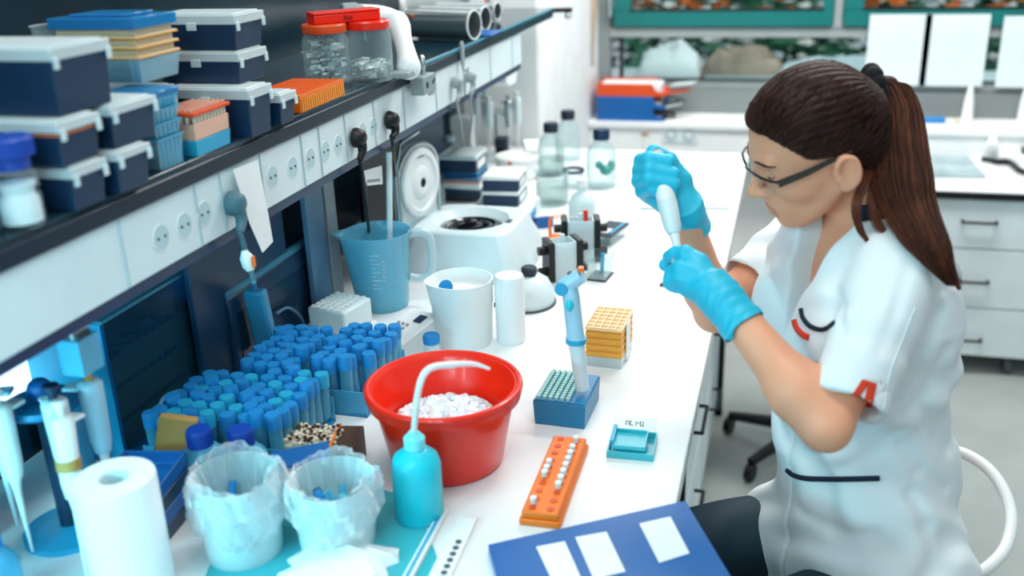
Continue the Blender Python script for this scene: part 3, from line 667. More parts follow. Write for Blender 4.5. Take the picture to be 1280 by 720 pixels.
# heating block
t = thing('heating_block', 'small white block with a grid of wells, left of the display unit', 'tube block', (-0.815, 1.635, BZ), math.radians(-12))
MB().box(-.062, .035, -.045, .055, 0, .012).box(.034, .052, -.06, .055, 0, .007).build('base', 'white', t, bev=.003)
MB().box(-.058, .030, -.042, .05, .0122, .062).build('block', 'coolwhite', t, bev=.005)
b = MB()
for i in range(5):
    for j in range(6): b.ring([(.0045, 0), (.006, 0), (.006, .002), (.0045, .002)], (-.046 + i * .0155, -.034 + j * .0150, .0622), 10)
b.build('wells', 'white', t)
# LCD unit
t = thing('display_unit', 'white flat laboratory device with small green display, left of the paper roll', 'device', (-0.672, 1.575, BZ), math.radians(-22))
b = MB(); b.prism([(-.075, 0), (.075, 0), (.075, .055), (.06, .058), (-.075, .030)], .075, 'x', -.0375); b.build('housing', 'white', t, bev=.003)
sl = Matrix.Translation((0, 0, .0308)) @ Matrix.Translation((0, -.075, 0)) @ Matrix.Rotation(math.atan2(.028, .135), 4, 'X')
MB().box(-.022, .002, .015, .05, 0, .0012, mtx=sl).build('display', 'screen', t)
MB().box(.004, .022, .105, .128, 0, .002, mtx=sl).build('power_switch', 'navy', t, bev=.0006)
b = MB()
for i in range(3):
    for j in range(3): b.cyl(sl @ Vector((-.02 + i * .011, .065 + j * .013, .0)), sl @ Vector((-.02 + i * .011, .065 + j * .013, .002)), .0035, n=10)
b.build('buttons', 'grey', t)
# small vial with blue cap
def vial(name, label, loc, r, h, cap, body='frosted', group=None, capfrac=.3, cat='tube'):
    t = thing(name, label, cat, loc, group=group)
    MB().lathe([(r * .4, 0), (r * .92, h * .12), (r * .92, h * (1 - capfrac) - .0003), (0, h * (1 - capfrac) - .0003)], n=16).build('tube_body', body, t)
    MB().lathe([(r, 0), (r * 1.02, h * capfrac * .8), (r * .9, h * capfrac), (0, h * capfrac)], (0, 0, h * (1 - capfrac)), 18).build('cap', cap, t)
    return t
p = P0(541, 452)
vial('sample_vial', 'single upright vial with blue cap between display unit and paper roll', (p[0], p[1], BZ), .0155, .055, 'capblue', 'frosted')
# paper / plastic roll with blue disc
def roll(name, label, loc, r, h, hole, m='paper', tilt=0):
    t = thing(name, label, 'roll', loc)
    MB().ring([(hole, 0), (r, 0), (r * 1.005, .003), (r * 1.005, h - .004), (r * .985, h), (hole, h)], n=56).build('roll_paper', m, t, ang=30)
    MB().ring([(hole - .0015, 0.001), (hole - .0002, 0.001), (hole - .0002, h - .002), (hole - .0015, h - .002)], n=28).build('core', 'papertint', t)
    return t
t = thing('plastic_beaker', 'wide white opaque beaker with a blue dot, right of the jug', 'beaker', (-0.574, 1.645, BZ))
R = .058; h = .128; b = MB(); n = 48; v = []; f = []
prof = [(R * .93, 0), (R * .96, .004), (R, h * .62), (R * 1.03, h * .64), (R * 1.03, h * .95), (R * 1.05, h), (R * 1.0, h), (R * .97, h * .93), (R * .95, h * .80), (0, h * .80)]
for i in range(n):
    a = 2 * PI * i / n
    for r, z in prof:
        s = max(0, math.cos(a - math.radians(215))) ** 10 * max(0, (z / h - .8) / .2) * (r > R * .9)
        v.append(((r + s * .010) * math.cos(a), (r + s * .010) * math.sin(a), z + s * .002))
kk = len(prof)
for i in range(n):
    j = (i + 1) % n
    for q in range(kk - 1): f.append((i * kk + q, j * kk + q, j * kk + q + 1, i * kk + q + 1))
f.append(tuple(i * kk for i in range(n))[::-1])
b.add(v, f); b.build('beaker_body', 'white', t, ang=45)
MB().lathe([(0, 0), (.0135, 0), (.014, .001), (.0135, .003), (0, .003)], mtx=Matrix.Translation((-.020, -.028, h * .93)) @ Matrix.Rotation(math.radians(58), 4, 'X'), n=28).build('blue_dot', 'capblue', t)
t = thing('plastic_cylinder', 'slim white plastic cylinder standing right of the wide white beaker', 'container', (-0.484, 1.663, BZ))
MB().lathe([(.026, 0), (.028, .004), (.0285, .128), (.026, .134), (.012, .136), (0, .136)], n=40).build('body', 'white', t, ang=50)
MB().box(-.0295, -.028, -.008, -.002, .07, .078).build('mark', 'black', t)
# vortex mixer
t = thing('vortex_mixer', 'small white vortex mixer with dark knob behind the slim white cylinder', 'mixer', (-0.497, 1.858, BZ))
MB().lathe([(.048, 0), (.052, .005), (.050, .03), (.040, .05), (.026, .060), (.022, .062), (0, .062)], n=40, sy=1.15).build('housing', 'coolwhite', t, ang=60)
MB().lathe([(.012, 0), (.0165, .004), (.0165, .016), (.013, .019), (0, .019)], (0.0, .0, .0625), 28).build('cup_knob', 'navy2', t)
MB().lathe([(.053, 0), (.055, .0), (.055, .003), (.053, .003)], (0, 0, 0), 40, sy=1.15).build('base_ring', 'dgrey', t)
MB().lathe([(0, 0), (.006, 0), (.0055, .003), (0, .003)], mtx=Matrix.Translation((.014, -.044, .036)) @ Matrix.Rotation(math.radians(60), 4, 'X'), n=16).build('dial', 'cyan2', t)

# sample boxes in stacks
def cryo(label, x, y, z, w, d, h, rz, body, lid, band=None, lab=True, group='sample boxes on the bench'):
    t = thing('sample_box', label, 'box', (x, y, z), rz, group)
    MB().box(-w / 2 + .002, w / 2 - .002, -d / 2 + .002, d / 2 - .002, 0, h * .72).build('body', body, t, bev=.002)
    MB().box(-w / 2, w / 2, -d / 2, d / 2, h * .722, h).build('lid', lid, t, bev=.003)
    if lab: MB().box(w / 2 - .0018, w / 2 - .0008, -d * .33, d * .33, h * .16, h * .6).build('label_sticker', 'white', t)
    if band: MB().box(-w / 2 + .0015, w / 2 - .0015, -d / 2 + .0008, d / 2 - .0008, h * .55, h * .66).build('band', band, t)
    return t
x, y = -0.885, 2.63
cryo('bottom dark sample box of the left stack behind the centrifuge', x, y, BZ, .115, .12, .036, .05, 'navy2', 'bluepanel')
cryo('middle pale blue sample box of the left stack behind the centrifuge', x + .003, y, BZ + .0365, .115, .12, .034, .0, 'coolwhite', 'bluegrey', 'orange')
cryo('narrow blue lidded sample box, third up in the left stack', x, y, BZ + .071, .105, .11, .014, .03, 'blue', 'bluegl', None, False)
cryo('top dark sample box with clear lid of the left stack', x - .004, y - .006, BZ + .0855, .112, .115, .05, .02, 'navy', 'frosted')
x, y = -0.712, 2.455
t = thing('balance', 'white low laboratory device with blue display under the right stack of boxes', 'device', (x - .0, y - .02, BZ), .06)
MB().prism([(-.09, 0), (.09, 0), (.09, .03), (.075, .045), (-.09, .045)], .16, 'x', -.08).build('housing', 'coolwhite', t, bev=.004)
MB().box(.0805, .082, -.05, .01, .012, .032).build('display', 'capblue', t)
cryo('bottom dark sample box with white lid on the white device, right stack', x - .005, y - .0, BZ + .0455, .10, .12, .040, .05, 'navy', 'white')
cryo('top dark sample box with white lid and white label, right stack', x - .005, y - .004, BZ + .086, .10, .115, .040, .08, 'navy', 'white')
t = thing('card_reader', 'small dark blue tilted block beside the white device on the bench', 'block', (-0.60, 2.40, BZ), .5)
MB().prism([(-.03, 0), (.03, 0), (.03, .012), (-.03, .03)], .04, 'x', -.02).build('block_body', 'blue', t, bev=.002)
MB().box(-.012, .012, -.02, .012, 0, .001, mtx=Matrix.Translation((0, 0, .0224)) @ Matrix.Rotation(-.29, 4, 'X')).build('face', 'bluegrey', t)
# mug with two cables
t = thing('cup', 'grey white cup under the grey plugs near the pipette carousel', 'cup', (-0.965, 2.86, BZ))
MB().lathe([(.028, 0), (.031, .004), (.033, .085), (.030, .085), (.028, .006), (0, .006)], n=32).build('cup_body', 'grey', t)
# pipette carousel
def pipette(name, label, loc, rx, rz, L, body, button, group=None, s=1.0):
    """pipette hanging/standing: origin at the tip, body up +z; tilted by rx about x then rz"""
    t = thing(name, label, 'pipette', loc, group=group)
    t.rotation_euler = (rx, 0, rz)
    MB().lathe([(.0016, 0), (.003, L * .18), (.0045 * s, L * .40), (.007 * s, L * .47), (0, L * .47)], n=14).build('shaft', 'white', t)
    MB().lathe([(.0095 * s, 0), (.0125 * s, L * .08), (.014 * s, L * .30), (.0145 * s, L * .42), (.010 * s, L * .44), (0, L * .44)], (0, 0, L * .472), 20).build('handle', body, t, ang=50)
    b = MB(); b.box(-.010 * s, .010 * s, .008 * s, .030 * s, L * .86, L * .885); b.build('finger_rest', body, t, bev=.002)
    MB().lathe([(.005 * s, 0), (.005 * s, L * .05), (.009 * s, L * .052), (.009 * s, L * .08), (0, L * .085)], (0, 0, L * .914), 16).build('button', button, t)
    return t
cx, cy = -0.925, 3.10
t = thing('pipette_carousel', 'round steel pipette stand near the far end of the bench', 'pipette stand', (cx, cy, BZ))
MB().lathe([(.065, 0), (.065, .008), (.02, .014), (0, .014)], n=32).build('base', 'coolwhite', t); MB().cyl((0, 0, .012), (0, 0, .15), .009).build('post', 'steel', t)
MB().lathe([(.05, 0), (.052, .003), (.05, .008), (0, .008)], (0, 0, .15), 32).build('disc', 'steel', t)
for i, (a, c, lab) in enumerate(((200, 'capdeep', 'pipette with dark blue button hanging on the far carousel'), (265, 'white', 'pipette with white button at the front of the far carousel'), (320, 'grey', 'pipette with grey button on the far carousel, right side'),
                       (20, 'white', 'pipette with white button farthest right on the far carousel'), (140, 'ltblue', 'pipette with pale button at the back of the far carousel'))):
    g = math.radians(a); pipette('pipette', lab, (cx + .068 * math.cos(g), cy + .068 * math.sin(g), BZ + .02), 0, g + PI / 2, .20, 'coolwhite' if i != 2 else 'steel', c, 'pipettes on the far carousel')
cryo('small white carton beside the pipette carousel under the sockets', -1.01, 3.0, BZ, .07, .07, .16, .1, 'white', 'white', None, False)
cryo('dark upright box standing in front of the pipette carousel', -0.86, 2.93, BZ, .04, .05, .11, .1, 'black', 'navy2', None, False)
# round tub
t = thing('round_tub', 'round white plastic tub with a red tab on its lid', 'tub', (-0.795, 2.86, BZ))
MB().lathe([(.055, 0), (.06, .004), (.064, .055), (0, .055)], n=44).build('tub_body', 'white', t)
MB().lathe([(.067, 0), (.069, .003), (.069, .014), (.064, .017), (.058, .013), (0, .013)], (0, 0, .0553), 44).build('lid', 'white', t)
MB().box(-.008, .004, -.0705, -.0688, .058, .066).build('red_tab', 'red', t)
b = MB(); b.prism([(-.04, 0), (.04, 0), (.03, .07), (-.02, .05)], .05, 'x', -.02)
tag(b.build('folded_paper', 'paper', loc=(-0.80, 3.06, BZ), rz=.4), 'folded white paper standing behind the round white tub', 'paper')
media_bottle('media_bottle', 'glass bottle with black cap, front one behind the glass beaker', (-0.700, 2.92, BZ), .042, .155, 'navy2', 'glass', 'liquid', .35, 'glass bottles on the bench', .028)
media_bottle('media_bottle', 'glass bottle with black cap, rear one next to the pier', (-0.690, 3.12, BZ), .042, .155, 'navy2', 'glass', None, .3, 'glass bottles on the bench', .028)
t = media_bottle('media_bottle', 'glass bottle with navy cap and teal patch, right of the beaker', (-0.520, 2.80, BZ), .045, .165, 'navy', 'glass', None, .3, 'glass bottles on the bench', .03)
MB().ball((.018, -.022, .055), .019, sz=.8).ball((.0, -.032, .072), .012).ball((.032, -.010, .066), .012, sz=1.4).build('teal_residue', 'cyanliq', t)
t = thing('glass_beaker', 'clear glass beaker half full of liquid, in front of the bottles', 'beaker', (-0.622, 2.60, BZ))
MB().lathe([(.043, 0), (.046, .004), (.046, .092), (.050, .097), (.047, .096), (.044, .091), (.044, .006), (0, .005)], n=44).build('beaker_body', 'glass', t)
MB().lathe([(0, .007), (.043, .0075), (.043, .058), (0, .058)], n=40).build('liquid', 'liquid', t)
tag(MB().box(-.006, .006, -.0008, .0008, -.004, .004).build('red_sticker', 'red', loc=(-.0, -.0, 0)), 'x', 'x'); o = bpy.data.objects['red_sticker']; o.parent = t; o.location = (-.047, -.0, .07); o.rotation_euler = (0, 0, PI / 2)
for k in ('label', 'category'): del o[k]
t = thing('small_beaker', 'small glass dish with dark rim between beaker and navy capped bottle', 'dish', (-0.60, 2.78, BZ))
MB().lathe([(.028, 0), (.03, .004), (.03, .045), (.028, .045), (.028, .005), (0, .005)], n=32).build('dish_body', 'glass', t)
MB().ring([(.029, 0), (.033, 0), (.033, .009), (.029, .009)], (0, 0, .046), 32).build('dark_rim', 'navy', t)
# spray / squat plastic bottle
t = thing('plastic_bottle', 'translucent square shouldered bottle behind the gel tanks', 'bottle', (-0.495, 2.40, BZ))
MB().lathe([(.034, 0), (.036, .004), (.036, .065), (.026, .085), (.012, .094), (.012, .108), (0, .108)], n=32).build('bottle_body', 'frosted', t)
MB().lathe([(.014, 0), (.014, .018), (.011, .02), (0, .02)], (0, 0, .109), 24).build('cap', 'white', t)
MB().lathe([(0, .004), (.033, .005), (.033, .05), (0, .05)], n=28).build('liquid', 'liquid', t)
for (px, py) in ((708, 272), (748, 262)):
    pass
t = thing('orange_clip_rack', 'small orange wire rack behind the black gel tanks', 'rack', (-0.535, 2.28, BZ), .1)
b = MB()
for i in range(4): b.tube([(-.02, i * .012, 0), (-.02, i * .012, .05), (.015, i * .012, .06), (.015, i * .012, 0)], .0016, 6)
b.box(-.022, .018, -.003, .04, 0, .003); b.build('wires', 'orange', t)
# gel tanks
def gel_tank(label, x, y, rz, h, w, k):
    t = thing('gel_tank', label, 'gel tank', (x, y, BZ), rz, 'gel tanks on the bench')
    MB().tray(-w / 2, w / 2, -.022, .022, 0, h, .003).build('tank', 'frosted', t)
    b = MB(); b.box(-w / 2 + .012, w / 2 - .012, -.016, .016, .003, h * .86); b.build('gel_cassette', 'coolwhite' if k == 0 else 'grey', t)
    for s in (-1, 1):
        c = MB().box(s * w / 2 - .007 + s * .008, s * w / 2 + .007 + s * .008, -.027, .027, .002, h + .004).build('clamp_bar', 'black', t, bev=.0015)
        for z in (h * .22, h * .78): MB().cyl((s * (w / 2 + .0155), 0, z), (s * (w / 2 + .032), 0, z), .010, n=14).build('clamp_screw', 'black', c)
    b = MB(); b.cyl((0, 0, h * .86), (0, 0, h + .014), .005, n=10); b.build('plug_post', 'frosted', t)
    if k: MB().cyl((w * .2, .0, h * .86), (w * .2, 0, h + .022), .0055, n=10).build('red_electrode', 'red', t)
    return t
gel_tank('front vertical gel tank with black clamps on the bench', -0.462, 2.02, .55, .088, .05, 0)
gel_tank('rear vertical gel tank with red electrode behind the first one', -0.448, 2.15, .25, .098, .06, 1)
# phone-like tray and little glass cuvette box
t = thing('metal_tray', 'dark framed small glass plate with white label leaning on its clear stand', 'plate', (-0.405, 2.30, BZ), -.22)
MB().tray(-.026, .026, -.055, .055, 0, .026, .002, .004, .004).build('stand', 'glass', t)
MB().box(-.029, .029, -.06, .06, .0263, .032).build('plate_body', 'dgrey', t, bev=.002)
MB().box(-.024, .024, -.055, .052, .0322, .0335).build('plate_top', 'navy2', t); MB().box(-.016, .012, -.045, -.01, .0337, .0343).build('label_sticker', 'white', t)
MB().box(.017, .023, -.05, .05, .0336, .035).build('blue_edge', 'cyan2', t)
t = thing('glass_box', 'small open clear box with dark base in front of the framed plate', 'box', (-0.381, 2.04, BZ), -.12)
MB().tray(-.026, .026, -.03, .03, .0033, .055, .0018, .006, .0).build('box_walls', 'glass', t); MB().box(-.022, .022, -.032, .032, 0, .003).build('base', 'black', t, bev=.001)
MB().cyl((0, .012, .006), (.0, .018, .05), .0045, n=8).build('plug', 'cyan2', t)
tag(MB().box(-.006, .006, -.006, .006, 0, .003).box(-.003, .003, -.003, .003, .003, .006).build('metal_clip', 'dgrey', loc=P0(828, 357), rz=.3), 'tiny dark metal clip lying on the bench under the gloved hand', 'clip')
# white papers at the far end of the bench
def slab(name, lab, cat, q, h, m, z=BZ, bev=.0):
    P = [at_z(*p, z) for p in q]; c = sum(P) / len(P)
    b = MB().prism([(p[0] - c[0], p[1] - c[1]) for p in P], h); o = b.build(name, m, loc=(c[0], c[1], z), bev=bev); return tag(o, lab, cat)
slab('drawing_board', 'thin white board lying on the far end of the bench', 'board', ((800, 262), (912, 262), (925, 205), (835, 205)), .008, 'papertint', bev=.001)
slab('white_sheet', 'white sheet of paper on the bench in front of the thin board', 'paper', ((745, 340), (868, 350), (885, 285), (770, 285)), .0008, 'paper')

# pipette standing on the tip rack, with the rack
p = P0(707, 512); rx, ry = -0.317, 1.405
t = thing('tip_rack', 'blue tip rack with pale green tips at the centre of the bench', 'tip rack', (rx, ry, BZ), -.03)
MB().tray(-.043, .043, -.055, .055, 0, .042, .003, .002, .002).build('rack_body', 'rackblue', t, bev=.0015)
o = MB().box(-.041, .041, -.053, .053, .0422, .0445).build('rack_plate', 'rackblue', t)
b = MB()
for i in range(6):
    for j in range(12): b.lathe([(.0028, 0), (.0034, .006), (.002, .006), (0, .002)], (-.034 + i * .0095, -.048 + j * .0085, .0446), 8)
b.build('tips', 'mint', o)
t = thing('pipette', 'light blue pipette standing upright in the blue tip rack', 'pipette', (rx + .012, ry - .012, BZ + .0446))
a0 = at_z(727, 490, BZ + .05); 
def LP(px, py, d=None, y=None):
    q = at_y(px, py, ry - .02); return tuple(np.array(q) - np.array([rx + .012, ry - .012, BZ + .0446]))
c0, c1, c2, c3, c4 = LP(728, 486), LP(722, 440), LP(720, 425), LP(714, 372), LP(711, 352)
c0 = (c0[0], c0[1], max(c0[2], .0015))
MB().tube([c0, c1, c2], [.011, .0125, .0135], 18).build('lower_barrel', 'coolwhite', t)
MB().tube([c2, tuple(np.array(c2) * .85 + np.array(c3) * .15), c3], [.0155, .014, .0135], 18).build('handle', 'ltblue', t)
b = MB(); b.tube([tuple(np.array(c2) + np.array([0, 0, -.004])), tuple(np.array(c2) + np.array([0, 0, .004]))], [.0165, .0165], 18); b.build('collar', 'cyan2', t)
e0, e1 = LP(704, 358), LP(727, 344)
b = MB(); b.tube([c3, c4], [.0135, .012], 16); 
d0 = np.array(e0); d1 = np.array(e1); b.tube([d0, (d0 + d1) / 2, d1], [.0125, .0135, .0115], 16); b.build('head', 'ltblue', t)
b = MB(); b.tube([tuple(d0 * 1.02 - d1 * .02 + np.array([0, -.014, .0])), tuple(d0 - np.array([0, .005, 0]))], [.0105, .0105], 20); b.build('button', 'cyan2', t)
b = MB(); mm = (d0 + d1) / 2; b.box(mm[0] - .007, mm[0] + .007, mm[1] - .004, mm[1] + .005, mm[2] + .010, mm[2] + .0145); b.build('display_window', 'dgrey', t)
b = MB(); b.box(d1[0] - .005, d1[0] + .003, d1[1] - .006, d1[1] + .006, d1[2] + .007, d1[2] + .013); b.build('orange_tab', 'orange', t)
b = MB(); q = np.array(c3) - np.array([0, .014, .008]); b.ball(tuple(q), .006, sz=1.6); b.build('trigger', 'cyan', t)
# yellow tip box
t = thing('tip_box', 'yellow orange tip box with layered sides behind the standing pipette', 'tip box', (-0.287, 1.628, BZ), -.05)
MB().tray(-.034, .034, -.05, .05, 0, .02, .002, .002, .002).build('base', 'frosted', t)
for k in range(4):
    z = .0203 + k * .0128
    MB().box(-.033, .033, -.049, .049, z, z + .009).box(-.0315, .0315, -.0475, .0475, z + .009, z + .0125).build('tip_layer', 'yellow', t, bev=.001)
b = MB(); z = .0716
b.tray(-.034, .034, -.05, .05, z, z + .006, .002)
for i in range(1, 5): b.box(-.034 + i * .0136 - .001, -.034 + i * .0136 + .001, -.048, .048, z + .0021, z + .005)
for i in range(1, 6): b.box(-.032, .032, -.05 + i * .0167 - .001, -.05 + i * .0167 + .001, z + .0021, z + .0051)
b.build('grid_top', 'yelcl', t)
b = MB().box(.0343, .036, -.018, .012, .006, .074); b.build('side_label', 'white', t)
# pcr box cyan
t = thing('slide_box', 'small clear cyan box with dark writing in front of the yellow tip box', 'box', (-0.195, 1.315, BZ), .04)
MB().tray(-.035, .035, -.04, .028, 0, .012, .002, .0, .0).build('box_body', 'cyancl', t)
MB().tray(-.028, .022, -.034, .018, .0125, .02, .002).build('insert', 'cyancl', t)
MB().box(-.034, .034, .029, .032, 0, .034).build('raised_lid', 'glass', t)
MB().box(-.032, -.026, -.03, .02, .0205, .025).build('edge', 'cyan2', t)
b = MB()
for i, w in enumerate(([(0, 0), (0, 4), (2, 4), (2, 0)], [(4, 4), (3, 4), (3, 0), (5, 0)], [(7, 0), (7, 4), (9, 2)], [(10, 0), (10, 4), (12, 4), (12, 0), (10, 0)])):
    b.tube([(-.014 + q[0] * .0022, .0285, .021 + q[1] * .0017) for q in w], .0008, 5)
b.build('handwriting', 'black', t)
# orange tube rack
q = [at_z(*p, BZ) for p in ((648, 655), (700, 660), (738, 566), (690, 556))]
c = sum(q) / 4; ang = math.atan2(*(q[3] - q[0])[:2]); L = np.linalg.norm((q[3] - q[0])[:2]); Wd = np.linalg.norm((q[1] - q[0])[:2])
t = thing('tube_rack', 'bright orange microtube rack with white tubes lying before the bucket', 'rack', (c[0], c[1], BZ), -ang)
MB().box(-Wd / 2, Wd / 2, -L / 2, L / 2, 0, .010).box(-Wd / 2 + .003, Wd / 2 - .003, -L / 2 + .003, L / 2 - .003, .0100, .021).build('rack_body', 'orange', t, bev=.0025)
b = MB()
for i in range(10):
    for x in (-Wd * .22, Wd * .22): b.lathe([(0, 0), (.005, 0), (.005, .001), (0, .001)], (x, -L / 2 + .014 + i * (L - .028) / 9, .0211), 12)
b.build('holes', 'orangered', t)
for i, (a, s) in enumerate(((.10, -1), (.42, -1), (.48, -1), (.56, -1), (.30, 1), (.38, 1), (.46, 1), (.54, 1), (.62, 1), (.70, 1), (.78, 1), (.9, 1))):
    y = -L / 2 + a * L; o = vial('microtube', 'small white capped microtube in the orange rack', (c[0], c[1], BZ + .0222), .0045, .011, 'white', 'frosted', 'microtubes in the orange rack')
    m4 = Matrix.Translation((c[0], c[1], 0)) @ Matrix.Rotation(-ang, 4, 'Z') @ Vector((s * Wd * .22, y, 0)); o.location = (m4.x, m4.y, BZ + .0222); o['label'] = 'small white capped microtube in the %s row of the orange rack' % ('left' if s < 0 else 'right')

# red bucket with ice
t = thing('ice_bucket', 'round red plastic bucket holding crushed ice on the bench', 'bucket', (-0.462, 1.222, BZ))
R = .115; h = .125
MB().lathe([(R * .70, 0), (R * .73, .003), (R * .90, h * .82), (R * .985, h * .85), (R * 1.0, h * .90), (R * .985, h), (R * .92, h), (R * .87, h * .95), (R * .80, h * .72), (R * .78, h * .7), (R * .66, .006), (0, .006)], n=64).build('bucket_body', 'red', t, ang=45)
tag(MB().tube(arc((0, 0, h * .985), R * .975, 0, 360, 64)[:-1], .0052, 10, closed=True).build('rim', 'red', t))
rr = random.Random(3); b = MB()
n = 26; v = []; f = []
for i in range(n):
    for j in range(n):
        x = (i / (n - 1) * 2 - 1) * .0835; y = (j / (n - 1) * 2 - 1) * .0835
        k_ = math.hypot(x, y)
        if k_ > .078: x *= .078 / k_; y *= .078 / k_
        v.append((x, y, h * .53 + .010 * max(0, 1 - k_ / .08) + rr.uniform(-.004, .004)))
for i in range(n - 1):
    for j in range(n - 1): f.append((i * n + j, (i + 1) * n + j, (i + 1) * n + j + 1, i * n + j + 1))
b.add(v, f)
for _ in range(260):
    a = rr.uniform(0, 6.3); q = .068 * math.sqrt(rr.random()); s = rr.uniform(.003, .006)
    b.box(-s, s, -s * .8, s * .8, -s, s, mtx=Matrix.Translation((q * math.cos(a), q * math.sin(a), h * .53 + .011 * (1 - q / .08) + .002)) @ Matrix.Rotation(rr.uniform(0, 6), 4, 'X') @ Matrix.Rotation(rr.uniform(0, 6), 4, 'Y'))
tag(b.build('crushed_ice', 'foam', loc=(-0.462, 1.222, BZ)), 'heap of white crushed ice inside the red bucket', 'ice', kind='stuff')
# cyan wash bottle with bent tube
t = thing('wash_bottle', 'turquoise squeeze bottle with long bent white spout before the red bucket', 'wash bottle', (-0.450, 1.068, BZ))
MB().lathe([(.030, 0), (.0335, .004), (.0335, .082), (.030, .094), (.018, .104), (.013, .108), (0, .108)], n=40).build('bottle_body', 'cyan', t, ang=60)
MB().lathe([(.0145, 0), (.0145, .014), (.010, .019), (.006, .024), (0, .024)], (0, 0, .1082), 28).build('cap', mat('pale_cyan_cap', '#7fe6ee', .4), t)
pz = np.array([-0.450, 1.068, BZ])
sp = [(0, 0, .130)] + [tuple(at_d(px, py, d) - pz) for px, py, d in ((523, 488, 1.22), (535, 462, 1.21), (562, 456, 1.23), (592, 455, 1.25), (612, 461, 1.26))]
MB().tube(spline(sp, 6), [.0042] * 20 + [.0038 - .0002 * i for i in range(11)], 10).build('spout', 'white', t)

# bags of waste in beakers
def bag_beaker(label, x, y, r, h, seed, inner):
    t = thing('lined_beaker', label, 'beaker', (x, y, BZ), group='bag lined beakers')
    MB().lathe([(r * .80, 0), (r * .82, .003), (r * .93, h * .97), (r * .90, h * .97), (r * .78, .006), (0, .006)], n=36).build('beaker_body', 'frosted', t)
    rr = random.Random(seed); n = 90; v = []; f = []
    lv = [(.86, .30), (.97, .42), (1.06, .55), (1.02, .70), (1.08, .84), (1.0, .97), (.96, 1.05), (.88, 1.02), (.80, .90), (.74, .60), (.70, .3), (.5, .2)]
    for k, (q, z) in enumerate(lv):
        for i in range(n):
            a = 2 * PI * i / n; w = .05 * math.sin(a * 5 + seed + z * 4) + .035 * math.sin(a * 11 + seed * 2 + z * 9) + .03 * math.sin(a * 19 + z * 15) + rr.uniform(-.03, .03)
            v.append((r * (q + w) * math.cos(a), r * (q + w) * math.sin(a), h * (z + .06 * math.sin(a * 3 + seed) + rr.uniform(-.015, .015))))
    for k in range(len(lv) - 1):
        for i in range(n): j = (i + 1) % n; f.append((k * n + i, k * n + j, (k + 1) * n + j, (k + 1) * n + i))
    MB().add(v, f).build('plastic_bag', 'bag', t, ang=25)
    for i in range(inner):
        a = rr.uniform(0, 6.3); q = r * .45 * rr.random(); z = h * .35
        b = MB(); b.cyl((q * math.cos(a), q * math.sin(a), z), (q * math.cos(a) + rr.uniform(-.03, .03), q * math.sin(a) + rr.uniform(-.03, .03), z + rr.uniform(.02, .05)), .0055, n=10)
        tag(b.build('used_tube', ['bluegl', 'cyancl', 'capblue', 'bluepanel'][i % 4], loc=(x, y, BZ)), 'used %s tube %sin the lined beaker %s' % (['pale blue', 'cyan', 'bright blue', 'dark blue'][i % 4], 'with others ' if i > 3 else '', 'nearer the white roll' if seed == 1 else 'nearer the turquoise bottle'), 'tube', 'used tubes in the lined beakers')
    return t
bag_beaker('beaker lined with a crumpled clear bag, nearer the white roll', -0.648, 0.945, .060, .118, 1, 7)
bag_beaker('beaker lined with a crumpled clear bag, nearer the turquoise bottle', -0.535, 0.988, .060, .100, 2, 6)
# white roll at lower left
roll('paper_roll', 'tall white paper towel roll standing in the near left foreground', (-0.735, 0.835, BZ), .047, .165, .018)
# bottles with deep blue caps behind the first bag
for x, y, lab in ((-0.770, 1.055, 'bottle with deep blue cap beside the tan block, left of two'), (-0.712, 1.068, 'bottle with deep blue cap behind the lined beaker, right of two')):
    media_bottle('reagent_bottle', lab, (x, y, BZ), .034, .098, 'capdeep', 'bluegl', None, .3, 'deep blue capped bottles', .03)
# tan block / sponge
t = thing('cork_block', 'tan cork block leaning left of the deep blue caps', 'block', (-0.830, 1.062, BZ))
MB().box(-.027, .027, -.010, .010, 0, .078, mtx=Matrix.Rotation(.0, 4, 'X')).build('cork', 'tan', t, bev=.004, rz=0)
t.rotation_euler = (math.radians(-12), math.radians(14), .4); t.location.z = BZ + .031
MB().box(-0.05, .05, -.04, .04, 0, .024).build('blue_box', 'bluepanel', loc=(-0.843, 1.06, BZ), rz=.4, bev=.002)
tag(bpy.data.objects['blue_box'], 'flat dark blue box beneath the tan cork block', 'box')
# stacked dark blue racks beside the roll
for k in range(4):
    o = thing('blue_rack', 'ribbed dark blue tube rack, %s of the pile right of the white roll' % ['lowest', 'second from bottom', 'third from bottom', 'topmost'][k], 'rack', (-0.800, 0.965, BZ + k * .0225), .1 + .03 * k, 'dark blue racks')
    MB().tray(-.05, .04, -.05, .05, 0, .022, .003, .001, .001).build('rack_body', 'bluepanel' if k % 2 == 0 else 'blue', o, bev=.002)
    b = MB(); [b.box(-.046 + i * .009, -.043 + i * .009, -.0515, -.0502, .003, .02) for i in range(10)]; b.build('ribs', 'bluegrey', o)

